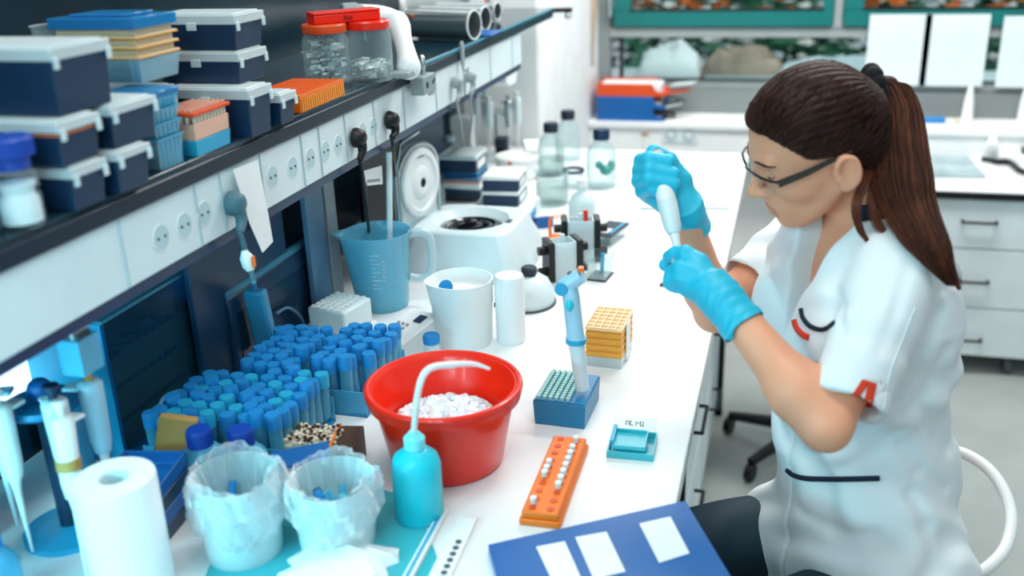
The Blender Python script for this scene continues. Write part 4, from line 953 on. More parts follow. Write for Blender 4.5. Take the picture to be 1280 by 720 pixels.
# forest of blue capped tubes in racks
rr = random.Random(11)
proto = vial('capped_tube', 'light blue capped tube in the crowded racks left of the red bucket', (-0.8, 1.2, BZ + .008), .0118, .085, 'capblue', 'bluegl', 'blue capped tubes in the racks', .28)
proto2 = vial('capped_tube', 'cyan capped tube in the crowded racks left of the red bucket', (-0.8, 1.2, BZ + .008), .0118, .085, 'cyan2', 'bluegl', 'blue capped tubes in the racks', .28)
e1 = Vector((0.0, 1.0, 0)); 
racks = [(-0.842, 1.175, .0), (-0.732, 1.205, .0), (-0.80, 1.375, .0), (-0.685, 1.402, .0)]
first = {0: True, 1: True}
for ri, (x0, y0, rz) in enumerate(racks):
    o = thing('tube_stand', 'wire blue tube rack crowded with capped tubes, %s' % ['front left of four', 'front right of four', 'rear left of four', 'rear right of four'][ri], 'rack', (x0, y0, BZ), rz, 'tube stands')
    MB().box(-.052, .052, -.088, .088, 0, .005).build('base', 'rackblue', o)
    for yy in (-.0865, .0865): MB().box(-.052, .052, yy - .0012, yy + .0012, .005, .045).build('side', 'bluegl', o)
    for i in range(4):
        for j in range(7):
            k = 0 if (ri > 1 or rr.random() < .55) else 1
            if ri == 3 and i == 3 and j < 2: continue
            src = (proto, proto2)[k]
            c = src if first[k] else copy_tree(src)
            first[k] = False
            c.location = (x0 - .0385 + i * .0257 + rr.uniform(-.0008, .0008), y0 - .0745 + j * .0249 + rr.uniform(-.0008, .0008), BZ + .0055 + rr.choice((0, 0, .003, .008, .014)) * rr.random())
            c.rotation_euler = (rr.uniform(-.06, .06), rr.uniform(-.06, .06), rr.uniform(0, 6))
            c['label'] = '%s capped tube in the %s wire rack left of the red bucket' % (('blue', 'cyan')[k], ('front left', 'front right', 'rear left', 'rear right')[ri])
bp_ = at_z(388, 548, BZ + .05)
t = thing('bead_tray', 'small clear tray of cream pebble beads behind the dark blue booklet', 'tray', (bp_[0], bp_[1] + .012, BZ), .15)
MB().tray(-.045, .045, -.03, .03, 0, .05, .002).build('tray_body', 'glass', t)
b = MB()
for _ in range(230):
    b.ball((rr.uniform(-.040, .040), rr.uniform(-.025, .025), .046 + rr.uniform(-.004, .008)), rr.uniform(.0025, .0045), 4)
MB().box(-.042, .042, -.027, .027, .003, .044).build('bead_fill', 'cream', t)
o = b.build('beads', 'cream', t); o['kind'] = 'stuff'
b = MB()
for _ in range(60): b.ball((rr.uniform(-.040, .040), rr.uniform(-.025, .025), .053 + rr.uniform(-.002, .003)), .003, 4)
o = b.build('dark_beads', 'wood', t); o['kind'] = 'stuff'
t = thing('wooden_rack', 'brown wooden tube rack with orange edge squeezed beside the red bucket', 'rack', (-0.590, 1.155, BZ), .2)
MB().box(-.022, .012, -.05, .05, 0, .05).build('rack_body', 'wood', t, bev=.002); MB().box(-.026, -.0222, -.05, .05, 0, .053).build('edge', 'orange', t)
t = thing('blue_booklet', 'dark blue booklet lying tilted between the two lined beakers', 'booklet', (-0.607, 1.062, BZ + .0), .6)
MB().box(-.045, .030, -.022, .022, .0, .078).build('pages', 'white', t); MB().box(-.047, .032, -.024, .024, .0782, .082).build('cover', 'blue', t, bev=.001)
slab('cyan_mat', 'glossy cyan plastic tray under the lined beakers in the foreground', 'tray', ((225, 800), (560, 735), (520, 625), (430, 600), (290, 640)), .0022, 'cyancl', z=BZ)
bpy.data.objects['cyan_mat'].location.z = BZ
# foreground pens and strips
def strip(name, lab, cat, a, c, w, h, m, z=BZ):
    A_ = at_z(*a, z); C_ = at_z(*c, z); L = np.linalg.norm(C_ - A_); g = math.atan2(C_[1] - A_[1], C_[0] - A_[0])
    t = thing(name, lab, cat, tuple((A_ + C_) / 2), g); MB().box(-L / 2, L / 2, -w / 2, w / 2, 0, h).build('body', m, t, bev=min(w, h) * .3); return t, L
t, L = strip('plastic_pipette', 'white serological pipette with blue stripe lying right of the foreground beakers', 'pipette', (505, 735), (556, 640), .013, .008, 'white')
MB().box(-L / 2 + .002, L / 2 - .01, -.0022, .0022, .0082, .0092).build('blue_stripe', 'cyan2', t)
t, L = strip('strip_holder', 'white strip with a row of grey dots lying in the foreground', 'strip', (540, 745), (585, 650), .028, .006, 'white')
b = MB()
for i in range(8): b.lathe([(0, 0), (.0042, 0), (.0042, .001), (0, .001)], (-L / 2 + .012 + i * .013, -.004, .0061), 14)
b.build('dots', 'dgrey', t)
# blue binder / card with white windows
Z = BZ + .012
q = [at_z(*p, Z) for p in ((610, 681), (857, 626), (985, 840), (680, 925))]
c = sum(q) / 4
t = thing('blue_folder', 'big blue folder with three white windows at the bottom of the picture', 'folder', (c[0], c[1], BZ + .0005))
MB().prism([(p[0] - c[0], p[1] - c[1]) for p in q], .0125).build('cover', 'binder', t, bev=.0015)
for w in (((670, 684), (706, 677), (726, 722), (692, 730)), ((719, 672), (758, 665), (782, 715), (742, 724)), ((799, 655), (838, 646), (862, 692), (824, 704))):
    pq = [at_z(*p, BZ + .0135) for p in w]
    pq = [pq[0], pq[1], pq[2] + (pq[2] - pq[1]) * .0, pq[3]]
    MB().prism([(p[0] - c[0], p[1] - c[1]) for p in pq], .0006, base=.0132).build('white_window', 'white', t)

# left foreground clutter: pipettes on a stand
cx, cy = -0.905, 0.93
t = thing('pipette_stand', 'pipette stand with blue column at the far left foreground', 'pipette stand', (cx, cy, BZ))
MB().lathe([(.06, 0), (.06, .008), (.02, .014), (0, .014)], n=32).build('base', 'cyan2', t); MB().cyl((0, 0, .012), (0, 0, .19), .012).build('post', 'bluepanel', t)
MB().lathe([(.045, 0), (.048, .004), (.045, .01), (0, .01)], (0, 0, .19), 32).build('disc', 'rackblue', t)
MB().ball((0, 0, .215), .016).build('knob', 'blue', t)
for a, c, m, lab in ((265, 'white', 'white', 'white pipette facing the camera on the left foreground stand'), (325, 'navy', 'coolwhite', 'pipette with navy button, right side of the left foreground stand'),
                (15, 'tan', 'ltblue', 'pale blue pipette behind the right side of the left foreground stand'), (205, 'capblue', 'ltblue', 'pale blue pipette with blue button, left side of the foreground stand')):
    g = math.radians(a); pipette('pipette', lab, (cx + .066 * math.cos(g), cy + .066 * math.sin(g), BZ + .012), 0, g + PI / 2, .235, m, c, 'pipettes on the foreground stand', 1.1)
t = pipette('pipette', 'long white pipette with amber band leaning by the white roll', (-0.808, 0.838, BZ + .004), math.radians(4), .6, .24, 'white', 'white'); t.rotation_euler = (math.radians(-7), math.radians(-3), 0)
MB().ring([(.0128, 0), (.0148, 0), (.0148, .014), (.0128, .014)], (0, 0, .15), 20).build('amber_band', 'tan', t)
# cyan bottles at the far left edge
for x, y, r, h, m, lab in ((-0.955, 0.79, .032, .12, 'cyancl', 'cyan bottle at the left edge behind the leaning pipette'), (-0.88, 0.775, .028, .10, 'bluegl', 'pale blue bottle low at the left picture edge'),
                      (-1.03, 0.88, .035, .15, 'cyancl', 'tall cyan bottle deep in the corner under the shelf'), (-0.99, 1.05, .03, .13, 'bluegl', 'pale blue bottle behind the left foreground pipettes')):
    media_bottle('plastic_bottle', lab, (x, y, BZ), r, h, 'capblue', m, None, .3, 'cyan bottles in the left corner', .022)
t = thing('specimen_pot', 'cyan specimen pot with rosy lid low at the left picture edge', 'pot', (-0.865, 0.715, BZ))
MB().lathe([(.03, 0), (.034, .05), (0, .05)], n=28).build('pot_body', 'cyan2', t); MB().lathe([(.036, 0), (.036, .012), (0, .012)], (0, 0, .0502), 28).build('lid', 'peach', t)
# teal adapter hanging/standing with cable loop
t = thing('power_adapter', 'long teal blue power adapter standing under the teal plug', 'adapter', (-0.905, 1.42, BZ))
a_, c_ = at_x(318, 362, -0.88), at_x(335, 438, -0.88); o_ = np.array(t.location)
mt = mat('sky_blue_plastic', '#3d93b8', .4)
b = MB(); dv = Vector(tuple(c_ - a_)); L = dv.length; q = dv.to_track_quat('-Z', 'X').to_matrix().to_4x4()
b.box(-.011, .011, -.020, .020, -L, 0, mtx=Matrix.Translation(tuple(a_ - o_)) @ q); b.build('adapter_body', mt, t, bev=.005)
MB().tube(spline([tuple(a_ - o_), tuple(at_x(317, 352, -.80) - o_)], 4), .0042, 8).build('cable', mt, t)
b = MB(); pts = [at_x(p[0], p[1], -0.90) - o_ for p in ((338, 448), (352, 425), (375, 440), (380, 405), (362, 385), (345, 392))]
b.tube(spline([tuple(p) for p in pts], 6), .003, 8); b.build('cable_loop', 'bluegrey', t)
o = MB().tube(spline([tuple(at_x(p[0], p[1], -0.885)) for p in ((278, 545), (235, 560), (200, 535), (205, 498), (240, 490), (275, 515), (300, 560))], 8), .0036, 8).build('cable', 'bluegrey')
tag(o, 'loose grey blue cable loop lying left of the blue capped tubes', 'cable')
o = MB().tube(spline([tuple(at_x(p[0], p[1], -0.885)) for p in ((300, 470), (312, 450), (330, 448), (325, 470), (310, 480))], 8), .003, 8).build('cable', 'bluegrey')
tag(o, 'small dark cable curl between the adapter and the capped tubes', 'cable')
# dark device with glossy rounded top edge (power supply) 
t = thing('gel_imager', 'dark blue device with glossy rounded top edge under the shelf', 'device', (-1.0, 1.48, BZ))
L_ = .36
prof = [(-.09, 0), (.09, 0), (.09, .145), (.085, .158), (.072, .165), (-.09, .165)]
MB().prism(prof, L_, 'y', -.09, None) if False else None
b = MB(); b.add([(a, y, z) for y in (-.09, -.09 + L_) for a, z in prof], [tuple(range(6))[::-1], tuple(range(6, 12))] + [(i, (i + 1) % 6, (i + 1) % 6 + 6, i + 6) for i in range(6)]); b.build('housing', 'bluepanel', t, bev=.004)
MB().box(.0903, .0915, -.07, L_ - .11, .02, .125).build('front_panel', mat('night_blue_glass', '#17324a', .15), t)
MB().tube([(.078, -.088, .163), (.078, L_ - .092, .163)], .0085, 12).build('top_edge', 'bluegl', t)
# clear blue cabinet with brown racks
t = thing('storage_box', 'clear blue plastic box with brown racks and tubes inside, under the shelf', 'box', (-1.09, 1.10, BZ))
MB().box(0, .15, 0, .008, 0, .23).box(0, .15, .262, .27, 0, .23).box(0, .15, .008, .262, 0, .008).build('box_frame', 'cyan2', t)  # cyan of the frame also paints in the glow under the shelf
MB().box(.151, .154, 0, .27, 0, .23).build('front_sheet', 'clearsheet', t); MB().box(0, .154, 0, .27, .231, .236).build('top_sheet', 'bluegl', t)
for k in range(3):
    o = MB().tray(.01, .14, .02, .25, .01 + k * .055, .055 + k * .055, .003).build('inner_rack', mat('rust_brown_rack', '#a8552c', .6), t)
    b = MB(); [b.cyl((.138 - .014 * j, .035 + i * .02, .016 + k * .055), (.138 - .014 * j, .035 + i * .02, .06 + k * .055), .007, n=8) for i in range(10) for j in range(1, 3)]; b.build('inner_tubes', 'bluepanel', o)
# pale hanging bag / bracket at left under trunking
t = thing('clear_holder', 'small clear bracket hanging under the socket strip at the left', 'bracket', (-0.775, 0.885, 1.205))
MB().tray(-.03, .0, -.018, .018, 0, .045, .002).build('holder_body', 'bluegl', t); MB().box(-.025, -.005, -.012, .012, .004, .05).build('dark_insert', 'dgrey', t)
MB().box(-.012, -.009, -.014, .014, .045, .063).build('hook', 'frosted', t)
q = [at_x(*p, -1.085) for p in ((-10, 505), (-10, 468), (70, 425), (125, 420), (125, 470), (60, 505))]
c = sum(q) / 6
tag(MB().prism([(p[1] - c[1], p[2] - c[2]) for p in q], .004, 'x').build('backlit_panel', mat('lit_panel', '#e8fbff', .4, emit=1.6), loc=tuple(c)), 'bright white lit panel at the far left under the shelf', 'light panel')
# glassware cluster between centrifuge lid and boxes
for x, y, r, h, lab in ((-0.96, 2.36, .028, .12, 'narrow glass bottle in the dim gap left of the sample boxes'), (-0.93, 2.50, .024, .09, 'short glass bottle in the dim gap beside the sample boxes'), (-0.98, 2.78, .03, .14, 'tall glass bottle behind the left stack of sample boxes')):
    media_bottle('glass_bottle', lab, (x, y, BZ), r, h, 'coolwhite', 'glass', 'liquid', .5, 'bottles in the dim gap', .015)

# ================================================================== the window side of the room
LZ = 0.838
# letter trays
t0 = at_y(740, 150, 4.2)
def letter_tray(lab, z, m, content):
    t = thing('letter_tray', lab, 'letter tray', (-0.80, 4.205, z), group='letter trays on the ledge')
    w, d, h = .29, .17, .053
    b = MB(); 
    prof = [(0, 0), (w, 0), (w + .0, h * .25), (w - .04, h * .5), (w - .05, h), (0, h)]
    b.prism(prof, .003, 'y', 0); b.prism(prof, .003, 'y', d); b.box(0, .003, .003, d, 0, h); b.box(.003, w, .003, d, 0, .003)
    b.build('tray_body', m, t, bev=.001)
    MB().box(.01, w - .02, .01, d - .01, .0032, .006 + .03 * content).build('papers', 'paper', t)
    return t
letter_tray('blue letter tray, lowest of the stack on the window ledge', LZ, 'blue', .3)
letter_tray('blue letter tray, middle of the stack on the window ledge', LZ + .0535, 'blue', .6)
letter_tray('orange letter tray on top of the stack with papers inside', LZ + .107, 'orangered', 1.3)
for k in range(5):
    rr = random.Random(k)
    tag(MB().box(-.05, .05, -.035, .035, 0, .004, mtx=Matrix.Rotation(rr.uniform(-.3, .3), 4, 'Y')).build('loose_paper', ['wood', 'papertint', 'dgrey', 'orangered', 'papertint'][k], loc=(-0.52 + .02 * k, 4.29, LZ + .024 + k * .031), rz=rr.uniform(-.4, .4)), ['brown paper sticking out low from the letter trays', 'pale paper sticking out above the brown one in the letter trays', 'dark grey paper sticking out halfway up the letter trays', 'orange paper sticking out near the top of the letter trays', 'pale paper topmost of those sticking out of the trays'][k], 'paper')
# sockets and key on the trunking
t = thing('wall_socket', 'white double wall socket on the window trunking', 'socket', (at_y(850, 168, 4.2)[0], 4.2, at_y(850, 168, 4.2)[2]))
MB().box(-.075, .075, -.006, -.0002, -.037, .037).build('plate', 'papertint', t, bev=.002)
for s in (-1, 1):
    m4 = Matrix.Translation((s * .037, -.0062, 0)) @ Matrix.Rotation(PI / 2, 4, 'X')
    o = MB().ring([(.019, 0), (.023, 0), (.023, .004), (.019, .004)], n=28, mtx=m4).build('socket_ring', 'grey', t)
    MB().lathe([(0, 0), (.0188, 0), (.0188, .0008), (0, .0008)], n=24, mtx=m4).build('socket_cup', 'papertint', o)
t = thing('hanging_key', 'small key on a white string hanging from the ledge', 'key', tuple(at_y(806, 168, 4.197)))
MB().box(-.014, .014, -.003, 0, -.004, .008).build('key_head', 'tan', t, bev=.001); MB().cyl((0, -.002, -.006), (0, -.002, -.075), .003, n=8).build('string', 'white', t)
# things on the ledge / behind glass: papers, parcels
def crumple(name, lab, x, y, z, w, d, h, m, seed, cat):
    rr = random.Random(seed); n = 9; v = []; f = []
    for i in range(n):
        for j in range(n):
            u, q = i / (n - 1), j / (n - 1); e = math.sin(PI * u) * math.sin(PI * q)
            v.append(((u - .5) * w + rr.uniform(-.01, .01), (q - .5) * d, h * e ** .5 * (1 + rr.uniform(-.25, .25)) if e > 0 else 0))
    for i in range(n - 1):
        for j in range(n - 1): f.append((i * n + j, (i + 1) * n + j, (i + 1) * n + j + 1, i * n + j + 1))
    f.append(tuple([i * n for i in range(n)] + [(n - 1) * n + j for j in range(1, n)] + [i * n + n - 1 for i in range(n - 2, -1, -1)] + [j for j in range(n - 2, 0, -1)]))
    return tag(MB().add(v, f).build(name, m, loc=(x, y, z), ang=20), lab, cat)
p = at_z(425, 712, BZ)
crumple('crumpled_tissue', 'pale crumpled tissue on the bench in front of the lined beakers', p[0], p[1], BZ + .0024, .13, .11, .022, 'paper', 9, 'tissue')
OZ = 0.93
struct('trim_4', MB().box(-1.2, 2.2, 4.6, 5.1, OZ - .05, OZ), 'papertint')
crumple('paper_parcel', 'crumpled white paper parcel behind the glass above the letter trays', -0.56, 4.84, OZ, .34, .25, .16, 'paper', 5, 'parcel')
crumple('brown_parcel', 'brown striped wrapped parcel behind the lower window glass', -0.22, 4.80, OZ, .42, .2, .15, mat('parcel_brown', '#b39c8b', .7, var=.6, nscale=6), 6, 'parcel')
crumple('grey_parcel', 'pale blue grey wrapped bundle behind the glass left of the woman', 0.20, 4.80, OZ, .60, .25, .10, 'coolwhite', 7, 'parcel')
tag(MB().box(-.16, .16, -.05, .05, 0, .03).build('flat_box', 'coolwhite', loc=(-0.22, 4.66, OZ), bev=.003), 'flat pale box lying outside against the window', 'box')
# papers taped on the window
for px0, py0, px1, py1, lab in ((1088, 18, 1156, 107, 'white sheet taped to the window, left of two sheets side by side'), (1158, 18, 1227, 108, 'white sheet taped to the window, right of two sheets side by side'), (1256, 20, 1330, 110, 'white sheet taped to the window at the right picture edge')):
    a = at_y(px0, py0, WY - .028); c = at_y(px1, py1, WY - .028)
    t = thing('taped_sheet', lab, 'paper', (a[0], WY - .028, c[2]), group='sheets taped to the window')
    MB().box(0, c[0] - a[0], 0, .001, 0, a[2] - c[2]).build('sheet', 'papertint', t)
    b = MB(); hh = a[2] - c[2]; ww = c[0] - a[0]
    for i in range(9): b.box(ww * .15, ww * (.8 - .1 * (i % 3)), -.0006, -.0001, hh * (.35 + .055 * i), hh * (.35 + .055 * i) + .004)
    b.build('faint_print', mat('faint_grey_print', '#dde4e6', .8), t)
# ledge items at right
t = thing('glasses_case', 'bright blue case lying on the ledge right of the ponytail', 'case', tuple(at_z(1163, 153, LZ)))
MB().box(-.055, .055, -.02, .02, 0, .022).build('case_body', 'capblue', t, bev=.008, seg=3); MB().box(-.056, .056, -.021, -.02, .009, .0115).build('seam', 'blue', t)
t = thing('small_jar', 'small brown jar with dark blue lid on the ledge', 'jar', tuple(at_z(1197, 146, LZ)))
MB().lathe([(.024, 0), (.026, .004), (.026, .045), (0, .045)], n=28).build('jar_body', mat('brown_glass', '#8e3a20', .2), t); MB().lathe([(.027, 0), (.027, .016), (0, .016)], (0, 0, .0452), 28).build('lid', 'navy', t)
tag(MB().ball((0, 0, .013), .013).build('white_ball', 'cream', loc=tuple(at_z(1196, 155, LZ))), 'small cream ball in front of the brown jar', 'ball')
t = thing('spray_can', 'slim white tapered bottle standing on the ledge beside the brown jar', 'bottle', tuple(at_z(1208, 152, LZ)))
MB().lathe([(.024, 0), (.024, .01), (.018, .08), (.010, .135), (.006, .15), (0, .15)], n=28).build('bottle_body', 'white', t)
tag(MB().lathe([(.02, 0), (.02, .01), (.016, .08), (.008, .14), (0, .145)], n=24).build('white_bottle', 'white', loc=tuple(at_z(1277, 152, LZ))), 'white tapered bottle on the ledge at the right picture edge', 'bottle')
for k in range(3):
    p = at_z(1148, 140, LZ); tag(MB().box(-.075, .075, -.03, .03, 0, .012).build('notebook', ['coolwhite', 'papertint', 'cyan2'][k], loc=(p[0] - .01 * k, p[1] + .035, LZ + k * .0125), rz=.05 * k, bev=.001), 'notebook in the low pile on the ledge, %s' % ['bottom', 'middle', 'turquoise one on top'][k], 'notebook', 'notebooks on the ledge')
# desk, drawers
t = thing('desk', 'white desk with dark edge along the window on the right', 'desk', (0.28, 3.69, 0))
MB().box(0, 1.5, 0, .49, DZ - .022, DZ).build('desk_top', 'bench', t, bev=.001)
MB().box(0, 1.5, -.003, .0, DZ - .028, DZ - .004).build('edge_band', 'blackmetal', t)
for x in (.02, 1.44): MB().box(x, x + .04, .02, .46, 0, DZ - .022).build('side_panel', 'dgrey', t)
t = thing('drawer_unit', 'white rolling drawer unit with three black handled drawers under the desk', 'drawer unit', (at_y(1130, 300, 3.705)[0] - .1, 3.705, 0))
W_ = 1.0; zt_ = DZ - .036
MB().box(0, W_, .02, .44, .075, zt_).build('body', 'papertint', t, bev=.002)
def zz(py): return at_y(1235, py, 3.70)[2]
tops = [zt_, zz(314), zz(388)]; bots = [zz(314) + .006, zz(388) + .006, .08]
xo = t.location.x
hx = (((1203, 276), (1246, 277)), ((1199, 350), (1235, 352)), ((1189, 422), (1226, 424)))
for k in range(3):
    o = MB().box(0, W_, 0, .019, bots[k], tops[k]).build('drawer', 'papertint', t, bev=.002)
    a = at_y(*hx[k][0], 3.70); c = at_y(*hx[k][1], 3.70); z = a[2]
    MB().tube(spline([(a[0] - xo, 0, z), (a[0] - xo + .002, -.022, z), (a[0] - xo + .02, -.026, z), (c[0] - xo - .02, -.026, z), (c[0] - xo - .002, -.022, z), (c[0] - xo, 0, z)], 4), .0055, 8).build('handle', 'blackmetal', o)
cx_ = at_z(1262, 478, 0.0)
for x in (.12, cx_[0] - xo, W_ - .08):
    c = MB().cyl((x - .013, .05, .034), (x + .013, .05, .034), .034, n=24).build('caster', 'dgrey', t)
    MB().box(x - .02, x + .02, .03, .08, .055, .075).build('fork', 'black', c)
# phone
p = at_z(1258, 200, DZ)
t = thing('telephone', 'white and grey desk telephone with dark cable on the desk', 'telephone', (p[0] + .02, p[1] + .04, DZ), -.12)
MB().prism([(-.10, 0), (.10, 0), (.10, .075), (-.10, .03)], .19, 'x', -.05).build('base', 'white', t, bev=.005)
sl = Matrix.Translation((0, -.10, .0303)) @ Matrix.Rotation(math.atan2(.045, .2), 4, 'X')
MB().box(.02, .13, .10, .18, 0, .002, mtx=sl).build('display_panel', 'grey', t)
b = MB(); [b.box(.03 + i * .024, .048 + i * .024, .02 + j * .018, .033 + j * .018, 0, .006, mtx=sl) for i in range(4) for j in range(4)]; b.build('keys', 'dgrey', t, bev=.001)
MB().tube(spline([sl @ Vector((-.075, .0, .03)), sl @ Vector((-.075, .1, .045)), sl @ Vector((-.075, .2, .03))], 6), [.022] * 3 + [.015] * 7 + [.022] * 3, 14).build('handset', 'white', t, bev=.003)
o = MB().tube(spline([tuple(at_z(*q, DZ + .011)) for q in ((1228, 199), (1245, 202), (1262, 203), (1275, 213), (1290, 217))], 6), .011, 10).build('black_cable', 'black')
tag(o, 'thick black cable lying across the desk in front of the telephone', 'cable')
t = slab('plastic_folder', 'transparent blue grey document folder lying on the desk', 'folder', ((1142, 193), (1205, 192), (1232, 223), (1150, 222)), .006, mat('blue_grey_folder', '#a9bfc6', .2, var=.4, nscale=8), z=DZ)
t = slab('paper_pad', 'white paper pad on the desk between folder and telephone', 'paper', ((1205, 190), (1222, 190), (1262, 226), (1238, 228)), .004, 'white', z=DZ)
# dark office chair beyond
t = thing('office_chair', 'dark office chair with grey mesh back beyond the bench corner', 'chair', (0.12, 2.98, 0), math.radians(160))
MB().box(-.21, .21, -.2, .2, .56, .63).build('seat', 'navycloth', t, bev=.03, seg=4)
MB().box(-.19, .19, -.235, -.205, .70, 1.06, mtx=Matrix.Rotation(-.0, 4, 'X')).build('backrest', mat('grey_mesh', '#4d514f', .8, var=.2), t, bev=.012)
b = MB(); b.tube([(0, -.2, .6), (0, -.26, .65), (0, -.245, .82)], .012); b.build('back_bar', 'black', t)
MB().cyl((0, 0, .1), (0, 0, .56), .03).build('gas_column', 'black', t)
for k in range(5):
    a = 2 * PI * k / 5; o = MB().tube([(0, 0, .10), (.26 * math.cos(a), .26 * math.sin(a), .065)], [.025, .015], 10).build('foot', 'black', t)
    MB().cyl((.26 * math.cos(a) - .012, .26 * math.sin(a), .028), (.26 * math.cos(a) + .012, .26 * math.sin(a), .028), .028).build('caster', 'black', o)

# ================================================================== the woman
def V3(*a): return np.array(a, float)
def capsule(P, a, b, ra, rb):
    a = np.asarray(a, float); b = np.asarray(b, float); ab = b - a
    t = np.clip(((P - a) @ ab) / max(ab @ ab, 1e-12), 0, 1)
    return np.linalg.norm(P - a - t[:, None] * ab, axis=1) - (ra + (rb - ra) * t)
def ellip(P, c, r, B=None):
    q = P - np.asarray(c, float)
    if B is not None: q = q @ B
    r = np.asarray(r, float); k0 = np.linalg.norm(q / r, axis=1); k1 = np.linalg.norm(q / (r * r), axis=1)
    return np.where(k1 > 1e-9, k0 * (k0 - 1) / np.maximum(k1, 1e-9), -r.min())
def smin(a, b, k):
    h = np.maximum(k - np.abs(a - b), 0) / k; return np.minimum(a, b) - h * h * k * .25
def smax(a, b, k): return -smin(-a, -b, k)
def mesh_sdf(fn, lo, hi, h, nb=16):
    lo = np.asarray(lo, float); hi = np.asarray(hi, float)
    nblk = np.ceil((hi - lo) / (h * nb)).astype(int)
    g = np.stack(np.meshgrid(*[np.arange(n) for n in nblk], indexing='ij'), -1).reshape(-1, 3)
    cen = lo + (g + .5) * nb * h
    d = fn(cen); g = g[np.abs(d) < nb * h * .87 * 1.3 + h]
    N = nblk * nb + 2; S1, S2 = 1, N[0]; S3 = N[0] * N[1]
    off = np.stack(np.meshgrid(*[np.arange(nb + 1)] * 3, indexing='ij'), -1)
    keys = []; verts = []; quads = []
    for b in g:
        base = b * nb; idx = base + off; P = lo + idx.reshape(-1, 3) * h
        D = fn(P).reshape(nb + 1, nb + 1, nb + 1)
        if D.min() > 0 or D.max() < 0: continue
        I = D < 0
        c = np.zeros((nb, nb, nb), int)
        for dx in (0, 1):
            for dy in (0, 1):
                for dz in (0, 1): c += I[dx:dx + nb, dy:dy + nb, dz:dz + nb]
        act = np.argwhere((c > 0) & (c < 8))
        if len(act) == 0: continue
        acc = np.zeros((len(act), 3)); cnt = np.zeros(len(act))
        cs = [(0, 0, 0), (1, 0, 0), (0, 1, 0), (1, 1, 0), (0, 0, 1), (1, 0, 1), (0, 1, 1), (1, 1, 1)]
        for a_, b_ in ((0, 1), (2, 3), (4, 5), (6, 7), (0, 2), (1, 3), (4, 6), (5, 7), (0, 4), (1, 5), (2, 6), (3, 7)):
            ca, cb = np.array(cs[a_]), np.array(cs[b_])
            ia = act + ca; ib = act + cb
            da = D[ia[:, 0], ia[:, 1], ia[:, 2]]; db = D[ib[:, 0], ib[:, 1], ib[:, 2]]
            m = (da < 0) != (db < 0); t = np.where(m, da / np.where(np.abs(da - db) < 1e-12, 1, da - db), 0)
            acc += np.where(m[:, None], ia + t[:, None] * (ib - ia), 0); cnt += m
        verts.append(lo + (acc / cnt[:, None] + base) * h)
        gi = act + base; keys.append(gi[:, 0] + gi[:, 1] * S2 + gi[:, 2] * S3)
        for ax in range(3):
            sl = [slice(0, nb)] * 3; s2 = list(sl); s2[ax] = slice(1, nb + 1)
            A_ = I[tuple(sl)]; B_ = I[tuple(s2)]
            e = np.argwhere(A_ != B_)
            if len(e) == 0: continue
            flip = A_[e[:, 0], e[:, 1], e[:, 2]]
            e = e + base; u, w = [(1, 2), (2, 0), (0, 1)][ax]
            st = np.array([1, S2, S3]); k = e @ st
            q = np.stack([k - st[u] - st[w], k - st[w], k, k - st[u]], 1)
            ok = (e[:, u] > 0) & (e[:, w] > 0); q = q[ok]; flip = flip[ok]
            q[~flip] = q[~flip][:, ::-1]; quads.append(q)
    K = np.concatenate(keys); Vv = np.concatenate(verts); Q = np.concatenate(quads)
    o = np.argsort(K); K = K[o]; Vv = Vv[o]
    p = np.searchsorted(K, Q); p = np.clip(p, 0, len(K) - 1); ok = (K[p] == Q).all(1)
    return Vv, p[ok]
def np_mesh(name, v, q, m, parent=None, loc=(0, 0, 0), tone=None):
    me = bpy.data.meshes.new(name); v = np.asarray(v, float) - np.asarray(loc, float)
    me.vertices.add(len(v)); me.vertices.foreach_set('co', v.astype(np.float32).ravel())
    q = np.asarray(q); k = q.shape[1]
    me.loops.add(q.size); me.loops.foreach_set('vertex_index', q.ravel().astype(np.int32))
    me.polygons.add(len(q)); me.polygons.foreach_set('loop_start', np.arange(0, q.size, k, dtype=np.int32)); me.polygons.foreach_set('loop_total', np.full(len(q), k, np.int32))
    me.update(calc_edges=True); me.validate()
    me.polygons.foreach_set('use_smooth', [True] * len(me.polygons)); me.materials.append(M[m] if isinstance(m, str) else m)
    if tone is not None:
        at = me.color_attributes.new('tone', 'FLOAT_COLOR', 'POINT'); at.data.foreach_set('color', tone.astype(np.float32).ravel())
    o = bpy.data.objects.new(name, me); COL.objects.link(o)
    if parent is not None: o.parent = parent
    else: o.location = tuple(loc)
    return o

# head frame
def hframe(yaw, pitch, roll):
    a, p, r = map(math.radians, (yaw, pitch, roll))
    f = V3(-math.cos(a), -math.sin(a), 0); l = V3(math.sin(a), -math.cos(a), 0); u = V3(0, 0, 1)
    F = f * math.cos(p) - u * math.sin(p); U = u * math.cos(p) + f * math.sin(p)
    return F, l * math.cos(r) - U * math.sin(r), U * math.cos(r) + l * math.sin(r)
HF, HL, HU = hframe(16, 23, 10)
HB = np.stack([HF, HL, HU], 1)          # columns
HO = V3(.056, 1.428, 1.372)
def hp(f, l, u): return HO + HF * f + HL * l + HU * u
TF = V3(-.87, -.50, 0); TF /= np.linalg.norm(TF); TL = V3(-TF[1], TF[0], 0); TL = V3(.50, -.87, 0); TL /= np.linalg.norm(TL)
# joints
J = dict(ls=at_d(1126, 332, 1.33), le=at_d(1032, 532, 1.27), lw=at_d(912, 384, 1.345), rs=at_d(1000, 296, 1.67), re=at_d(893, 390, 1.60), rw=at_d(861, 282, 1.47))
neck0 = V3(.118, 1.475, 1.262)
pelvis = V3(.20, 1.44, .70)

